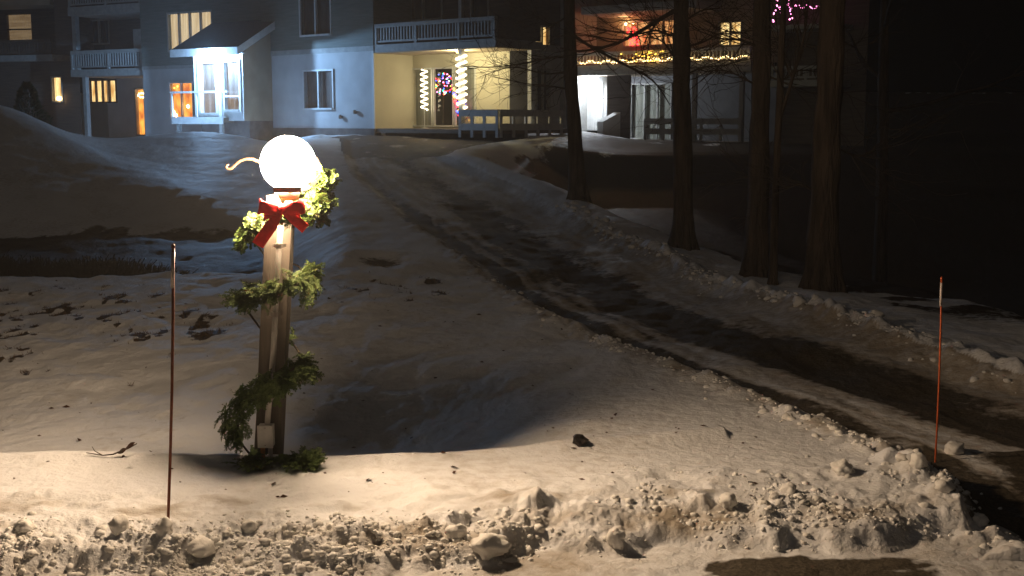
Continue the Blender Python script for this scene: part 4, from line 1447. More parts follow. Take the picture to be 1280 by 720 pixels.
timber(-0.069, -0.004, 0.0, 0.11, 0, ph - 0.16, 1).build('board', M['post'], post)
timber(0.004, 0.062, 0.008, 0.115, 0, ph - 0.17, 2).build('board', M['post'], post)
timber(-0.052, 0.046, 0.117, 0.20, 0, ph - 0.06, 3).build('backing_board', M['post'], post)
timber(-0.05, 0.145, 0.10, 0.15, ph - 0.26, ph - 0.06, 5).build('added_shade_block', M['post'], post)  # block added behind the globe to shade the ground beyond the post
# conduit, box, pipes
c0, c1 = along(334, 532, -0.06), along(353, 250, -0.05)
MB().tube([c0, c0.lerp(c1, 0.35) + Vector((0.006, 0, 0)), c0.lerp(c1, 0.7), c1], 0.0145, 12).build('conduit', M['pvc'], post, True)
for t in (0.12, 0.5, 0.8):
    p = c0.lerp(c1, t)
    m = MB().lathe([(0.019, -0.012), (0.019, 0.012)], 14, p)
    m.box(p.x - 0.032, p.x + 0.032, p.y + 0.012, p.y + 0.016, p.z - 0.01, p.z + 0.01)
    m.build('pipe_strap', M['steel'], post)
bx0 = along(333, 544, -0.07)
m = MB().box(-0.036, 0.036, -0.03, 0.03, -0.055, 0.055)
bo = m.build('junction_box', M['boxgrey'], post, False, bx0)
MB().box(-0.039, 0.039, -0.034, -0.0302, -0.058, 0.058).build('cover', M['boxgrey'], bo)
for z_ in (0.045, -0.045):
    MB().lathe([(0.004, 0), (0.005, 0.002), (0.003, 0.003)], 8, (0, -0.036, z_)).build('screw', M['steel'], bo)
for dx, mt in ((-0.020, 'rust'), (0.018, 'pvc')):
    MB().tube([bx0 + Vector((dx, 0, -0.054)), bx0 + Vector((dx, 0, -0.30))], 0.012, 10).build('pipe', M[mt], post, True)
# globe on its fitter
GC = along(360, 204, -0.12)
GR = 33.6 / FPX * 6.0
m, n_, l_, b_ = new_mat('glowing_globe')
b_.inputs['Base Color'].default_value = (0.8, 0.8, 0.78, 1)
b_.inputs['Emission Color'].default_value = (1.0, 0.72, 0.465, 1)
b_.inputs['Emission Strength'].default_value = 335
b_.inputs['Roughness'].default_value = 0.3
M['globe'] = m
gv = MB()
prof = []
for i in range(29):
    a = -math.pi / 2 + 0.42 + (math.pi - 0.42) * i / 28
    prof.append((max(GR * math.cos(a), 0.0015), GR * math.sin(a)))
gv.lathe(prof, 40, GC)
gv.build('globe', M['globe'], post, True)
M['fitter'] = noise_mat('metal_fitter', (0.22, 0.20, 0.17), (0.28, 0.26, 0.22), 12, 0.5, 0.05)
MB().lathe([(0.03, -GR * 1.02 - 0.045), (0.048, -GR * 1.02 - 0.035), (0.058, -GR * 1.02 - 0.008), (0.058, -GR * 0.92)], 28, GC).build('fitter', M['fitter'], post, True)
br = along(359.5, 237, -0.24)
MB().box(-0.066, 0.066, -0.012, 0.012, -0.013, 0.013).build('cross_bar', M['steel'], post, False, br)
MB().box(-0.010, 0.010, 0.0125, 0.10, -0.010, 0.010).build('cross_bar_arm', M['steel'], post, False, br)
MB().tube([c1, along(356, 246, -0.11), GC + Vector((0, 0, -GR - 0.03))], 0.0145, 10).build('neck', M['pvc'], post, True)
az, el = R(68), R(-20)
dv = Vector((math.cos(az) * math.cos(el), math.sin(az) * math.cos(el), math.sin(el)))
M['black_iron'] = noise_mat('black_painted_iron', (0.012, 0.011, 0.010), (0.02, 0.018, 0.016), 20, 0.8, 0.05, spec=0.1)
bpo = MB().lathe([(0.09, -0.006), (0.104, -0.003), (0.104, 0.003), (0.05, 0.012)], 32).build('added_shade_disc', M['black_iron'], post, True, GC + dv * (GR + 0.014))  # disc added behind the globe to widen the shadow behind the post
bpo.rotation_euler = dv.to_track_quat('Z', 'Y').to_euler()
# scroll arm
sc_pts = [(340, 204), (326, 203), (316, 199), (308, 198.5), (300, 201), (294, 206), (289.5, 210.5), (285, 211.5), (282.3, 208.5), (283.5, 206), (286, 206.5)]
MB().tube([along(x, y_, 0.04) for x, y_ in sc_pts], [0.009, 0.009, 0.008, 0.0075, 0.0075, 0.0075, 0.0075, 0.007, 0.006, 0.006, 0.006], 8).build('scroll_arm', M['iron'], post, True)

# garland: sprays wound round the post
gar = thing('garland', 'green evergreen garland spiralling down the wooden lamp post', 'garland', base)


def bunch(path, n, spread, meshes, scale=(0.8, 1.2), out=0.75, down=0.25, sd=1, mul=None):
    r = random.Random(sd)
    pts_ = [along(x, y_, d) for x, y_, d in path]
    for i in range(n):
        t = r.random() * (len(pts_) - 1)
        k = min(int(t), len(pts_) - 2)
        p = pts_[k].lerp(pts_[k + 1], t - k)
        tn = (pts_[k + 1] - pts_[k]).normalized()
        p = p + Vector((r.gauss(0, spread), r.gauss(0, spread), r.gauss(0, spread * 0.8)))
        cen = axd * (p.z / axd.z) + Vector((0, 0.07, 0))
        rad = Vector((p.x - cen.x, p.y - cen.y, 0))
        rad = rad.normalized() if rad.length > 1e-4 else Vector((0, -1, 0))
        d = rad * out * r.uniform(0.3, 1.0) + tn * r.uniform(-0.9, 1.0) + Vector((r.uniform(-.4, .4), r.uniform(-.4, .25), r.uniform(-1.3, 0.45) * down * 2))
        place_spray(gar, meshes[r.randrange(len(meshes))], p - d.normalized() * 0.05, d, r.uniform(-0.9, 0.9), r.uniform(*scale))


# wire core of the garland
core = [(398, 236, -0.02), (386, 262, -0.12), (352, 272, -0.16), (322, 280, -0.10), (312, 292, 0.05), (330, 318, 0.24), (372, 332, 0.22), (388, 350, 0.02), (370, 356, -0.12), (340, 362, -0.14),
        (310, 368, -0.10), (300, 376, 0.05), (325, 410, 0.25), (368, 432, 0.22), (382, 452, 0.03), (365, 462, -0.12), (338, 478, -0.15), (308, 496, -0.12), (296, 520, -0.04), (300, 552, 0.05), (330, 590, 0.05)]
MB().tube([along(*q) for q in core], 0.006, 5).build('stem', M['twig'], gar)
bunch([(392, 214, 0.02), (400, 228, 0.0), (402, 244, 0.0), (392, 264, -0.04)], 44, 0.030, CED, (0.55, 0.9), 0.9, 0.2, 1)
bunch([(376, 238, 0.12), (388, 255, 0.10), (378, 275, 0.08)], 40, 0.030, CED, (0.6, 0.95), 0.5, 0.3, 11)  # extra hidden sprays behind the globe, added to deepen the ground shadow
bunch([(392, 262, -0.06), (372, 268, -0.13), (350, 272, -0.15)], 12, 0.022, CED, (0.5, 0.8), 0.6, 0.3, 2)
bunch([(345, 272, -0.14), (325, 280, -0.12), (310, 290, -0.02), (305, 300, 0.06)], 22, 0.028, CED, (0.55, 0.95), 0.9, 0.35, 3)
bunch([(388, 340, 0.08), (382, 355, -0.06), (350, 358, -0.14)], 26, 0.024, FIR, (0.6, 0.95), 0.7, 0.3, 4)
bunch([(350, 358, -0.14), (320, 366, -0.13), (303, 374, -0.02)], 34, 0.024, FIR, (0.6, 0.95), 0.7, 0.35, 5)
bunch([(385, 450, 0.05), (372, 462, -0.08), (348, 474, -0.14)], 26, 0.026, FIR, (0.6, 0.95), 0.7, 0.4, 6)
bunch([(348, 474, -0.14), (322, 490, -0.14), (300, 505, -0.08)], 26, 0.024, FIR, (0.6, 0.9), 0.6, 0.6, 7)
bunch([(305, 500, -0.08), (293, 520, -0.05), (292, 545, -0.02)], 26, 0.022, FIR, (0.55, 0.85), 0.45, 0.9, 8)
bunch([(330, 400, 0.22), (365, 430, 0.20)], 8, 0.03, FIR, (0.6, 0.9), 0.6, 0.4, 9)

# clipping left on the ground
cl_pos = P(377, 594, 5.88)
cl_pos.z = ground_z(cl_pos.x, cl_pos.y)
clip_ = thing('evergreen_clipping', 'small dark green evergreen clump lying in the snow beside the post', 'clipping', cl_pos)
r_ = random.Random(4)
for i in range(34):
    a = r_.uniform(0, 6.28)
    e = r_.uniform(0.15, 1.2)
    place_spray(clip_, FIR[i % 4], Vector((r_.gauss(0, 0.025), r_.gauss(0, 0.02), 0.015)), (math.cos(a), math.sin(a) * 0.8, e * 0.7), r_.uniform(-1, 1), r_.uniform(0.45, 0.72))
MB().tube([(-0.08, 0, 0.01), (0, 0.01, 0.02), (0.07, 0, 0.012)], 0.005, 5).build('stem', M['twig'], clip_)
lit_pos = P(322, 602, 5.86)
lit_pos.z = ground_z(lit_pos.x, lit_pos.y)
scr = thing('evergreen_scraps', 'dark flattened evergreen scraps around the foot of the post', 'clipping', lit_pos)
for i in range(26):
    a = r_.uniform(0, 6.28)
    q = Vector((r_.uniform(-0.10, 0.17), r_.uniform(-0.04, 0.10), 0))
    q.z = ground_z(lit_pos.x + q.x, lit_pos.y + q.y) - lit_pos.z + 0.02
    place_spray(scr, FIR[i % 4], q, (math.cos(a), math.sin(a), 0.15), r_.uniform(-0.6, 0.6), r_.uniform(0.5, 0.8))

# bow
bowp = P(352, 262, PY - 0.20)
bow = thing('ribbon_bow', 'red velvet bow tied on the garland under the lamp globe', 'bow', bowp)


def strip(pts_, w, th=0.003, wdir=None, notch=False):
    m = MB()
    n = len(pts_)
    for i, p in enumerate(pts_):
        p = Vector(p)
        ww = w[i] if hasattr(w, '__len__') else w
        wd_ = Vector(wdir[i] if isinstance(wdir, list) else wdir).normalized()
        tn = (Vector(pts_[min(i + 1, n - 1)]) - Vector(pts_[max(i - 1, 0)])).normalized()
        nm = tn.cross(wd_).normalized() * th
        for sgn in (-1, -0.33, 0.33, 1):
            cup = nm * (1.2 * (1 - abs(sgn)))
            m.v.append(tuple(p + wd_ * sgn * ww + cup))
        for sgn in (1, 0.33, -0.33, -1):
            cup = nm * (1.2 * (1 - abs(sgn)))
            m.v.append(tuple(p + wd_ * sgn * ww + nm + cup))
    for i in range(n - 1):
        for k in range(8):
            k2 = (k + 1) % 8
            m.f.append((i * 8 + k, i * 8 + k2, (i + 1) * 8 + k2, (i + 1) * 8 + k))
    m.f.append(tuple(reversed(range(8))))
    m.f.append(tuple((n - 1) * 8 + k for k in range(8)))
    return m


def bez(p, n=12):
    p = [Vector(q) for q in p]
    out = []
    for i in range(n + 1):
        t = i / n
        if len(p) == 3:
            out.append(p[0] * (1 - t) ** 2 + p[1] * 2 * t * (1 - t) + p[2] * t * t)
        else:
            out.append(p[0] * (1 - t) ** 3 + p[1] * 3 * t * (1 - t) ** 2 + p[2] * 3 * t * t * (1 - t) + p[3] * t ** 3)
    return out


for sg in (-1, 1):
    for q, (ln, tilt, wd0) in enumerate(((0.105, 0.018, 0.030), (0.082, -0.022, 0.024))):
        x = sg * ln
        loop = bez([(0, -0.012, 0), (x * 0.35, -0.065 + 0.02 * q, tilt * 0.4), (x * 1.0, -0.062 + 0.02 * q, tilt), (x * 1.04, -0.018, tilt)], 10) + \
            bez([(x * 1.04, -0.018, tilt), (x * 1.05, 0.016, tilt), (x * 0.5, 0.010, tilt * 0.5), (0, -0.002, 0)], 8)[1:]
        N = len(loop)
        ws = [0.009 + wd0 * math.sin(math.pi * min(1, max(0, i / (N - 1)))) ** 0.7 * (0.9 + 0.12 * math.sin(i * 1.7)) for i in range(N)]
        strip(loop, ws, 0.004, [(0.16 * sg * math.sin(i * 0.5), -0.12 + 0.3 * math.sin(i * 0.9), 1.0) for i in range(N)]).build('loop', M['ribbon'], bow, True)
MB().blob((0, -0.022, 0), 0.017, 5, 0.25, 2, 1.1).build('knot', M['ribbon'], bow, True)
tl_ = bez([(0, -0.01, 0), (-0.02, -0.045, -0.05), (-0.06, -0.03, -0.09), (-0.118, -0.01, -0.172)], 14)
strip(tl_, [0.010 + 0.020 * min(1, i / 7) for i in range(15)], 0.003, (0.85, -0.1, -0.5)).build('tail', M['ribbon'], bow, True)
tr_ = bez([(0, -0.01, 0), (0.04, -0.05, -0.02), (0.075, -0.03, -0.05), (0.118, -0.02, -0.092)], 12)
strip(tr_, [0.010 + 0.016 * min(1, i / 7) for i in range(13)], 0.003, (0.65, -0.1, 0.75)).build('tail', M['ribbon'], bow, True)


# ------------------------------------------------------------------ marker stakes
def stake(px0, py0, px1, py1, Y, mat, r, label, dY=0.0):
    b0, t0_ = P(px0, py0, Y), P(px1, py1, Y + dY)
    t = thing('marker_stake', label, 'stake', b0, group='driveway marker stakes')
    v = t0_ - b0
    pts_ = [v * q + Vector((0.006 * math.sin(q * 3.1), 0, 0)) for q in (-0.12, 0, 0.25, 0.5, 0.75, 1.0)]
    MB().tube(pts_, r, 8).build('rod', mat, t, True)
    MB().tube([v * 0.86, v * 0.985], r * 1.28, 8).build('reflector_tape', M['reflector'], t, True)
    MB().lathe([(r * 1.3, 0), (r * 1.35, 0.012), (r * 0.5, 0.018)], 8, v).build('cap', mat, t, True)
    return t


def ground_Y(px, py, y0=4.4, y1=60):
    """depth at which the view ray through a pixel first meets the ground"""
    Yv = np.arange(y0, y1, 0.01)
    d = ray(px, py)
    X_ = Yv * d.x / d.y
    Z_ = CAM_H + d.z / d.y * Yv
    g = terrain(X_[None, :], Yv[None, :])[0]
    hit = np.where(g >= Z_)[0]
    return float(Yv[hit[0]]) if len(hit) else float(y1)


YS = ground_Y(210, 655)
stake(210, 655, 216.5, 310, YS, M['stake_brown'], 0.0065, 'brown marker stake in the snow bank left of the lamp post')
YS2 = ground_Y(1169, 578)
stake(1169, 578, 1177, 350, YS2, M['stake_orange'], 0.0055, 'orange marker stake at the driveway corner on the right')


# ------------------------------------------------------------------ snow lumps
def ground_pt(px, py):
    Yg = ground_Y(px, py)
    d = ray(px, py)
    return Vector((Yg * d.x / d.y, Yg, CAM_H + d.z / d.y * Yg)), Yg


LUMPS = [(30, 664, 12, 'leftmost'), (150, 664, 12, 'upright'), (127, 664, 8, 'low'), (205, 666, 15, 'stake'), (250, 690, 20, 'big'),
         (312, 662, 10, 'dark'), (570, 672, 13, 'peak'), (612, 688, 24, 'mass'), (770, 682, 14, 'tooth'), (910, 631, 12, 'round'),
         (985, 616, 10, 'pebble'), (1053, 590, 19, 'ridge'), (1193, 566, 12, 'far'), (1148, 582, 13, 'corner'), (1180, 612, 12, 'slope'), (1225, 655, 11, 'tail'), (968, 622, 7, 'small')]
LT = dict(leftmost='leftmost snow lump on the crest of the roadside bank', upright='upright snow lump standing left of the brown stake',
          low='low snow lump just left of the upright lump', stake='snow lump at the very foot of the brown stake',
          big='broad snow lump on the bank face right of the brown stake', dark='small dirty snow lump between brown stake and lamp post',
          peak='pointed snow lump on the bank below the middle of the lawn', mass='large undercut snow lump over a dark hollow in the bank',
          tooth='tooth shaped snow lump standing alone near the road', round='round snow ball on the bank below the driveway edge',
          pebble='snow ball right of the round one, casting a shadow', ridge='wide white snow mound on the lawn near the orange stake',
          far='snow lump on the driveway side of the orange stake', corner='snow lump left of the foot of the orange stake',
          slope='snow lump below the orange stake on the bank corner', tail='snow lump at the far right end of the bank', small='tiny snow ball between the two round snow balls')
for i, (px, py, s, k) in enumerate(LUMPS):
    p, Yg = ground_pt(px, py)
    rad = s / FPX * Yg
    hgt = {'upright': 1.3, 'tooth': 1.3, 'ridge': 0.6, 'mass': 0.7, 'big': 0.75, 'low': 0.7}.get(k, 0.95)
    tag(MB().blob((0, 0, rad * hgt * 0.45), rad * 0.88, i + 2, 0.38, 3, hgt).build('snow_lump', M['snowlump'], None, True, p), LT[k], 'snow lump', 'plowed snow lumps')

# uncountable crumbs of plowed snow
m = MB()
rr_ = random.Random(12)
bounds = []
for i in range(9000):
    k = rr_.random()
    if k < 0.74:
        x = rr_.uniform(-2.9, 2.2)
        fy = float(itp(FRONT, np.array([x]))[0])
        yv = fy + rr_.choice((rr_.gauss(0.10, 0.08), rr_.gauss(0.18, 0.10), rr_.gauss(0.0, 0.05)))
        if x > 0.6: yv += abs(rr_.gauss(0, 0.22))
        r = min(0.028, 0.003 + rr_.expovariate(1 / 0.0046))
    elif k < 0.86:
        yv = rr_.uniform(5.0, 17)
        yv = 5.0 + (yv - 5) * rr_.random()
        x = float(itp(DL, np.array([yv]))[0]) + rr_.gauss(-0.06, 0.12)
        r = min(0.032, 0.004 + rr_.expovariate(1 / 0.006))
    else:
        yv = 7.5 + 14 * rr_.random() ** 1.5
        x = float(itp(DR, np.array([yv]))[0]) + rr_.gauss(0.08, 0.13)
        r = min(0.06, 0.006 + rr_.expovariate(1 / 0.010))
    if mnoise.noise(Vector((x * 2.2, yv * 2.2, 1.5))) + rr_.gauss(0, 0.16) < -0.02: continue
    m.blob((x, yv, -99), r, i % 97 + rr_.random(), 0.5, 1 if r < 0.03 else 2, rr_.uniform(0.6, 0.95))
    # settle on the ground later
    bounds.append((len(m.v), x, yv, r))
va = np.array(m.v)
gx = terrain(np.array([[b[1] for b in bounds]]), np.array([[b[2] for b in bounds]]))[0]
st = 0
for (en, x, yv, r), gz in zip(bounds, gx):
    va[st:en, 2] += 99 + gz + r * 0.0
    st = en
m.v = [tuple(p) for p in va]
tag(m.build('snow_crumbs', M['snowlump'], None, True), 'scattered crumbs of plowed snow along road and driveway', 'snow', kind='stuff')

# stone, fallen leaf branch, twigs
p, Yg = ground_pt(724, 556)
tag(MB().blob((0, 0, 0.028), 0.036, 9, 0.5, 2, 0.95).build('stone', M['stone'], None, False, p), 'single dark stone lying on the lit snow right of centre', 'stone')
p, Yg = ground_pt(150, 572)
fb = thing('fallen_branch', 'thin fallen twig with dead brown leaves on the snow left of the post', 'branch', p)
sclp = Yg / FPX
MB().tube([(-45 * sclp, 0.02, 0.02), (-22 * sclp, 0, 0.012), (-8 * sclp, -0.01, 0.02), (10 * sclp, 0, 12 * sclp), (22 * sclp, 0.01, 18 * sclp)], [0.002, 0.003, 0.004, 0.004, 0.003], 6).build('twig', M['twig'], fb)
MB().tube([(-22 * sclp, 0, 0.012), (-34 * sclp, 0.02, 0.03), (-38 * sclp, 0.03, 0.05)], [0.003, 0.002, 0.0015], 5).build('twig', M['twig'], fb)
for i, (dx, dz, ln, an) in enumerate(((-2, 6, 14, 0.5), (8, 12, 16, 0.6), (3, 3, 9, -1.2))):
    c, s = math.cos(an), math.sin(an)
    q = strip([(ln * sclp * t * c, 0.006 * math.sin(t * 5), ln * sclp * t * s) for t in (0, 0.25, 0.5, 0.75, 1)], [0.002, 0.012, 0.015, 0.010, 0.001], 0.001, (0.3 * -s, 0.6, 0.7))
    q.build('leaf', M['deadleaf'], fb, True, (dx * sclp, -0.005, dz * sclp))

# dead leaf bits and crumbs of bark blown over the snow
m = MB()
r_ = random.Random(55)
lb = []
for i in range(420):
    yv = 5.4 + 9.5 * r_.random() ** 1.3
    x = (r_.uniform(-20, 980) - 640) / FPX * yv
    if x > float(itp(DL, np.array([yv]))[0]) - 0.1: continue
    lb.append((x, yv))
lz = terrain(np.array([[q[0] for q in lb]]), np.array([[q[1] for q in lb]]))[0]
for (x, yv), z_ in zip(lb, lz):
    w_ = min(0.03, 0.005 + r_.expovariate(1 / 0.007))
    a = r_.uniform(0, 6.28)
    c, s = math.cos(a) * w_, math.sin(a) * w_
    t_ = r_.uniform(0.1, 0.6) * w_
    m.quad((x - c, yv - s, z_ + 0.004), (x + s * 0.5, yv - c * 0.5, z_ + 0.004 + t_), (x + c, yv + s, z_ + 0.006), (x - s * 0.4, yv + c * 0.4, z_ + 0.003))
tag(m.build('leaf_litter', M['deadleaf'], None), 'dark bits of dead leaf blown over the snowy lawn', 'leaves', kind='stuff')

# dead grass poking through, brush along the ditch
m = MB()
r_ = random.Random(21)
cand = rng.uniform(0, 1, (60000, 2))
cxp = -0.44 + 0.56 * cand[:, 0]
cyp = 8.6 + 5.4 * cand[:, 1]
Xc, Yc = cxp * cyp, cyp
zc_ = terrain(Xc[None, :], Yc[None, :])[0]
_, _, gg = masks(Xc[None, :], Yc[None, :], zc_)
sel = np.where(gg[0] > 0.42)[0][:6500]
for j in sel:
    x, yv, z_ = Xc[j], Yc[j], zc_[j]
    h = r_.uniform(0.012, 0.035)
    a = r_.uniform(0, 6.28)
    w_ = 0.004
    lx, ly = r_.gauss(0, h * 0.8), r_.gauss(0, h * 0.8)
    m.v += [(x - w_ * math.cos(a), yv - w_ * math.sin(a), z_ - 0.01), (x + w_ * math.cos(a), yv + w_ * math.sin(a), z_ - 0.01), (x + lx, yv + ly, z_ + h)]
    k = len(m.v)
    m.f.append((k - 3, k - 2, k - 1))
tag(m.build('dead_grass', M['deadgrass'], None), 'dead brown grass showing through the thin snow at left', 'grass', kind='stuff')
m = MB()
for i in range(7000):
    px = -70 + 265 * r_.random() ** 1.25
    yv = r_.uniform(14.0, 17.2)
    x = (px - 640) / FPX * yv
    top = np.interp(px, [-70, 0, 100, 190, 330], [0.34, 0.33, 0.22, 0.10, 0.03]) * max(0.05, 0.55 + 0.9 * mnoise.noise(Vector((x * 1.6, yv * 0.7, 0))) + 0.4 * mnoise.noise(Vector((x * 5, yv, 3))))
    h = r_.uniform(0.1, 1.0) * max(top, 0.02) + 0.40
    z_ = -0.62 - 0.1
    lx, ly = r_.gauss(0, 0.20), r_.gauss(0, 0.15)
    a = r_.uniform(0, 3.14)
    w_ = r_.uniform(0.006, 0.02)
    m.quad((x - w_ * math.cos(a), yv - w_ * math.sin(a), z_), (x + w_ * math.cos(a), yv + w_ * math.sin(a), z_), (x + lx + w_ * 0.4, yv + ly, z_ + h), (x + lx - w_ * 0.4, yv + ly, z_ + h))
tag(m.build('brush', M['brush'], None), 'dark low brush filling the ditch at left behind the lawn', 'brush', kind='stuff')


# ------------------------------------------------------------------ trees
def branch_path(p0, d, L, n, curl, r):
    pts_, p, d = [Vector(p0)], Vector(p0), Vector(d).normalized()
    for i in range(n):
        d = (d + Vector((r.gauss(0, curl), r.gauss(0, curl), r.gauss(0.02, curl)))).normalized()
        p = p + d * (L / n)
        pts_.append(p.copy())
    return pts_


def tree(pxs, Yg_off, wid_px, label, H=9.5, sd=0, limbs=(), nr_limbs=14, lean_back=0.0, low=3.2, flare=1.45):
    """pxs = trunk centre line as pixels from base to top of frame"""
    r = random.Random(sd)
    Yb = ground_Y(*pxs[0]) if Yg_off is None else Yg_off
    pb = P(pxs[0][0], pxs[0][1], Yb)
    gz = ground_z(pb.x, pb.y)
    pb.z = gz
    t = thing('bare_tree', label, 'tree', pb, group='bare trees beside the driveway')
    scl = Yb / FPX
    pts_ = [P(x, y_, Yb + lean_back * i) - pb for i, (x, y_) in enumerate(pxs)]
    pts_[0] = Vector((pts_[0].x, pts_[0].y, -0.15))
    # subdivide
    cur = []
    for a, b in zip(pts_, pts_[1:]):
        for q in range(5):
            cur.append(a.lerp(b, q / 5))
    cur.append(pts_[-1])
    d = (pts_[-1] - pts_[-2]).normalized()
    top = branch_path(cur[-1], d, max(H - cur[-1].z, 1.0), 12, 0.05, r)
    cur += top[1:]
    R0 = wid_px * 0.5 * scl
    rad = []
    for p in cur:
        h = max(p.z, 0) / H
        f = 1 + (flare - 1) * math.exp(-max(p.z, 0) / (R0 * 2.2))
        rad.append(max(R0 * f * (1 - 0.78 * min(h, 1)) , 0.012))
    mt = MB()
    mt.tube(cur, rad, 22, wob=0.24, seed=sd)
    for i in range(6):        # root flare ridges
        a = i * 1.05 + sd
        mt.tube([(math.cos(a) * R0 * 0.6, math.sin(a) * R0 * 0.6, R0 * 2.6), (math.cos(a) * R0 * 1.0, math.sin(a) * R0 * 1.0, R0 * 0.8), (math.cos(a) * R0 * 1.75, math.sin(a) * R0 * 1.75, -0.10)],
                [R0 * 0.35, R0 * 0.42, R0 * 0.2], 7)
    mt.build('trunk', M['bark'], t, True)
    mc = MB()

    def grow(p0, d, L, rr0, lev):
        pp = branch_path(p0, d, L, 7, 0.10 + 0.03 * lev, r)
        mc.tube(pp, [rr0 * (1 - 0.75 * i / 7) for i in range(8)], 6 if lev == 0 else 4)
        if lev < 3:
            for k in range(5 if lev < 2 else 3):
                q = r.uniform(0.25, 0.97)
                kk = min(int(q * 7), 6)
                pt = pp[kk].lerp(pp[kk + 1], q * 7 - kk)
                dd = (pp[kk + 1] - pp[kk]).normalized()
                side = Vector((r.gauss(0, 1), r.gauss(0, 1), r.gauss(0.1, 0.8))).normalized()
                grow(pt, dd * 0.75 + side * 0.8, L * r.uniform(0.32, 0.52), max(rr0 * (1 - 0.75 * q) * 0.62, 0.0035), lev + 1)
    for i in range(nr_limbs):
        h = low + (H - low) * (i + r.random()) / nr_limbs
        k = min(range(len(cur)), key=lambda q: abs(cur[q].z - h))
        a = i * 2.4 + r.uniform(-0.4, 0.4)
        grow(cur[k], (math.cos(a), math.sin(a), r.uniform(0.1, 0.8)), (H - h) * 0.36 + 0.9, rad[k] * 0.42, 0)
    for li, lp in enumerate(limbs):
        ps = [P(x, y_, Yb + dy) - pb for x, y_, dy in lp[1]]
        sm = []
        for i in range(len(ps) - 1):
            a, b = ps[i], ps[i + 1]
            pa, nb = ps[max(i - 1, 0)], ps[min(i + 2, len(ps) - 1)]
            for q in range(4):
                u = q / 4
                sm.append(0.5 * ((2 * a) + (b - pa) * u + (2 * pa - 5 * a + 4 * b - nb) * u * u + (3 * a - pa - 3 * b + nb) * u ** 3))
        sm.append(ps[-1])
        N = len(sm)
        r0 = lp[0] * scl * 0.5
        mc.tube(sm, [r0 * (1 - 0.7 * i / (N - 1)) for i in range(N)], 6)
        for k in range(17):
            q = r.randrange(2, N - 1)
            dd = (sm[q] - sm[q - 1]).normalized()
            side = Vector((r.gauss(0, 0.7), r.gauss(0, 0.6), r.gauss(0.0, 0.8)))
            grow(sm[q], dd + side * 0.7, r.uniform(0.4, 1.3), max(r0 * 0.4 * (1 - 0.6 * q / N), 0.004), 2)
    mc.build('crown', M['twig'], t)
    return t


tree([(723, 268), (719, 180), (713, 90), (711, -10)], 22.0, 19, 'slim bare tree nearest the houses, in front of the pale lit door', 10, 3,
     [(4.5, [(711, 40, 0), (735, 56, -0.2), (775, 78, -0.5), (815, 100, -0.7), (838, 132, -0.8)]),
      (3, [(710, 72, 0), (690, 72, 0.1), (650, 80, 0.3), (610, 84, 0.4), (575, 82, 0.4)]),
      (2.6, [(711, 90, 0), (680, 92, 0.1), (640, 84, 0.2), (600, 96, 0.4)]),
      (2.4, [(712, 112, 0), (690, 108, 0.0), (655, 104, 0.2), (618, 96, 0.2)]),
      (2.4, [(710, 20, 0), (690, 30, 0.0), (668, 22, 0.2), (640, 30, 0.2)])], 12, low=4.4)
tree([(853, 313), (854, 210), (852, 110), (852, -10)], 16.2, 25, 'bare tree with leaning limbs, second from the houses', 10, 5,
     [(6, [(852, 8, 0), (825, 24, 0.1), (795, 42, 0.3), (765, 56, 0.4), (725, 64, 0.6), (700, 60, 0.6)]),
      (4, [(852, 42, 0), (838, 44, 0), (820, 38, 0.1), (795, 43, 0.3), (770, 40, 0.3)]),
      (4, [(851, 86, 0), (842, 70, 0), (828, 52, 0.1), (812, 46, 0.2)]),
      (3, [(853, 60, 0), (880, 52, 0.1), (905, 40, 0.2), (935, 42, 0.2)]),
      (3, [(852, 30, 0), (875, 14, 0.1), (900, 10, 0.2)]),
      (2.5, [(853, 95, 0), (880, 84, -0.1), (905, 82, 0.1), (935, 72, 0.2)])], 12, low=3.9)
tree([(945, 340), (948, 230), (951, 120), (953, -10)], 13.7, 27, 'thick dark tree left of the thin paired stem', 10, 8,
     [(4, [(950, 60, 0), (925, 50, -0.1), (900, 48, 0), (872, 38, 0)]),
      (3, [(950, 110, 0), (930, 98, 0), (905, 88, 0.1), (880, 90, 0.1)]),
      (3, [(952, 90, 0), (975, 100, 0), (1000, 88, 0.1), (1030, 92, 0.1)])], 12, low=3.6)
tree([(966, 350), (970, 220), (975, 110), (980, -10)], 13.0, 10, 'thin dark stem between the thick tree and the large lit trunk', 9, 10,
     [(6, [(974, 150, 0), (990, 100, 0), (1004, 50, 0.1), (1010, 5, 0.1)]),
      (3, [(990, 98, 0), (975, 60, 0.1), (970, 20, 0.2)])], 9, low=3.4, flare=1.4)
tree([(1028, 356), (1030, 240), (1036, 120), (1042, -10)], 12.6, 37, 'largest bare trunk with brown bark, lit from the left', 11, 12,
     [(3, [(1018, 240, 0), (1000, 230, 0.1), (985, 234, 0.1), (960, 225, 0.2)]),
      (3, [(1048, 185, 0), (1070, 195, 0.1), (1095, 190, 0.2)])], 13, low=3.8)
tree([(1104, 285), (1103, 200), (1104, 100), (1106, -10)], 24.0, 18, 'faint dark trunk standing far back in the right woods', 11, 15, (), 10, low=4)
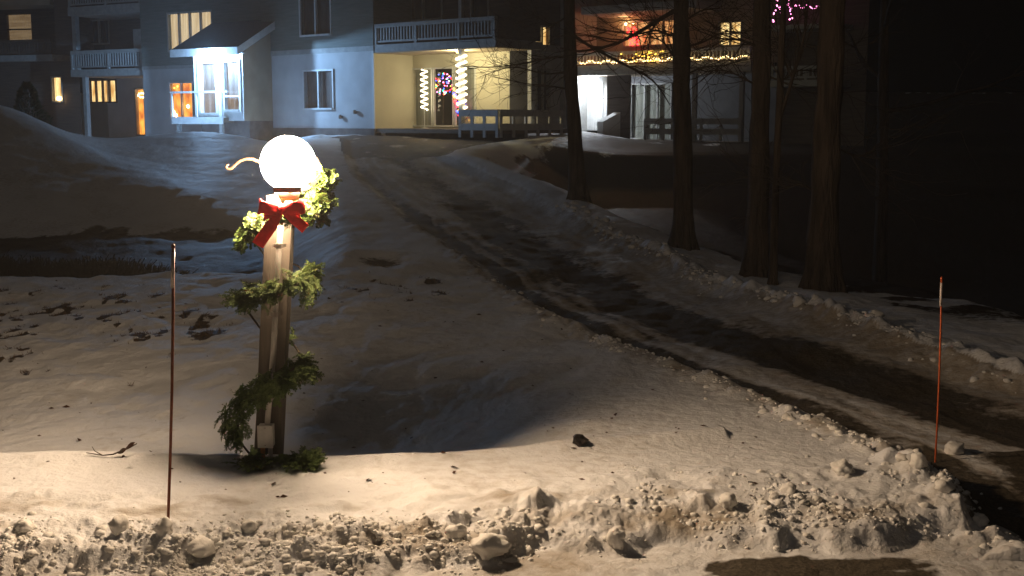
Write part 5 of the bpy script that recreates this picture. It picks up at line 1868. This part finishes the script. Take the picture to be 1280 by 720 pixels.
# shrub on the hill at left
Ysh = 39.0
pb = P(36, 152, Ysh)
pb.z = ground_z(pb.x, pb.y) - 0.1
sh = thing('evergreen_shrub', 'dark rounded evergreen shrub on the hill before the far left block', 'shrub', pb)
r_ = random.Random(33)
MB().tube([(0, 0, 0), (0.03, 0, 0.5), (0, 0.02, 1.1)], [0.07, 0.05, 0.02], 8).build('stem', M['twig'], sh)
m = MB()
for i in range(5200):
    a, e = r_.uniform(0, 6.28), r_.random()
    h = e * 1.95
    prof_ = np.interp(h, [0, 0.35, 0.9, 1.3, 1.6, 1.95], [0.75, 0.86, 0.62, 0.40, 0.34, 0.06])
    q = prof_ * (0.35 + 0.65 * r_.random() ** 0.5) * (0.82 + 0.3 * mnoise.noise(Vector((math.cos(a) * 2, math.sin(a) * 2, h * 3))))
    c = Vector((math.cos(a) * q, math.sin(a) * q, h))
    d = Vector((math.cos(a), math.sin(a), r_.uniform(0.0, 1.2))).normalized() * r_.uniform(0.05, 0.12)
    w_ = Vector((r_.gauss(0, 1), r_.gauss(0, 1), r_.gauss(0, 1))).normalized() * 0.018
    m.quad(c - w_, c + w_, c + d + w_ * 0.3, c + d - w_ * 0.3)
m.build('crown', M['conifer'], sh)

# lit christmas tree in the middle door
sX = D.sz(554, 105, DEP + 0.75)[0]
bt = D.world(sX, DEP + 0.75, 0.2)
xt = thing('christmas_tree', 'round christmas tree with coloured bulbs behind the middle glass door', 'christmas tree', bt)
zc2 = D.sz(551, 105, DEP + 0.8)[1] - 0.2
MB().tube([(0, 0, 0), (0, 0, zc2)], 0.03, 8).build('trunk', M['twig'], xt)
m = MB()
for i in range(1500):
    v = Vector((r_.gauss(0, 1), r_.gauss(0, 1), r_.gauss(0, 1))).normalized() * 0.37 * r_.random() ** 0.4
    c = Vector((v.x, v.y, zc2 + v.z * 0.95))
    w_ = Vector((r_.gauss(0, 1), r_.gauss(0, 1), r_.gauss(0, 1))).normalized() * 0.012
    d = v.normalized() * 0.07
    m.quad(c - w_, c + w_, c + d + w_, c + d - w_)
m.build('crown', M['conifer'], xt)
bl = {k: MB() for k in ('red', 'blue', 'green', 'pink', 'gold')}
keys = ['red', 'blue', 'pink', 'green', 'blue', 'red', 'gold', 'pink']
for i in range(80):
    v = Vector((r_.gauss(0, 1), -abs(r_.gauss(0, 1)), r_.gauss(0, 1))).normalized() * 0.40
    bl[keys[i % 8]].blob((v.x, v.y, zc2 + v.z), 0.028 * r_.uniform(0.7, 1.2), i, 0.1, 1, 1)
for k, mm in bl.items():
    tag(mm.build('bulbs', M['bulb_' + k], xt, True), kind='stuff')
# coloured garland falling down the door jamb to the deck
jx = [(566, 112), (569, 118), (571, 124), (568, 121), (572, 129), (573, 134), (574, 137), (573, 141), (575, 145), (577, 149), (575, 132), (570, 127)]
for col_, off_ in (('gold', 0), ('blue', 1), ('red', 2)):
    pts = []
    for q, (px, py) in enumerate(jx[off_::3] * 2):
        a, b = D.sz(px + r_.uniform(-2, 2), py + r_.uniform(-2, 2), DEP - 0.12)
        pts.append(D.world(a, DEP - 0.12, b))
    light_string('light_string', {'gold': 'gold bulbs hanging down the right door jamb of the porch', 'blue': 'blue bulbs hanging down the right door jamb of the porch', 'red': 'red bulbs hanging down the right door jamb of the porch'}[col_], pts, M['bulb_' + col_], 0.04, False)
print('tris', sum(len(o.data.polygons) for o in bpy.data.objects if o.type == 'MESH'))

# ------------------------------------------------------------------ thin haze volume, added to imitate lens glow round the lamps
hm = bpy.data.materials.new('lens_glow_haze')
hm.use_nodes = True
hn, hl_ = hm.node_tree.nodes, hm.node_tree.links
hn.remove(hn['Principled BSDF'])
pv = hn.new('ShaderNodeVolumePrincipled')
pv.inputs['Color'].default_value = (0.95, 0.95, 0.95, 1)
pv.inputs['Density'].default_value = 0.0014
pv.inputs['Anisotropy'].default_value = 0.3
hl_.new(pv.outputs[0], hn['Material Output'].inputs['Volume'])
tag(MB().box(-75, 75, -16, 82, -4.5, 16).build('haze', hm, None), 'thin haze added to imitate the lens glow round the lamps', 'haze', kind='stuff')
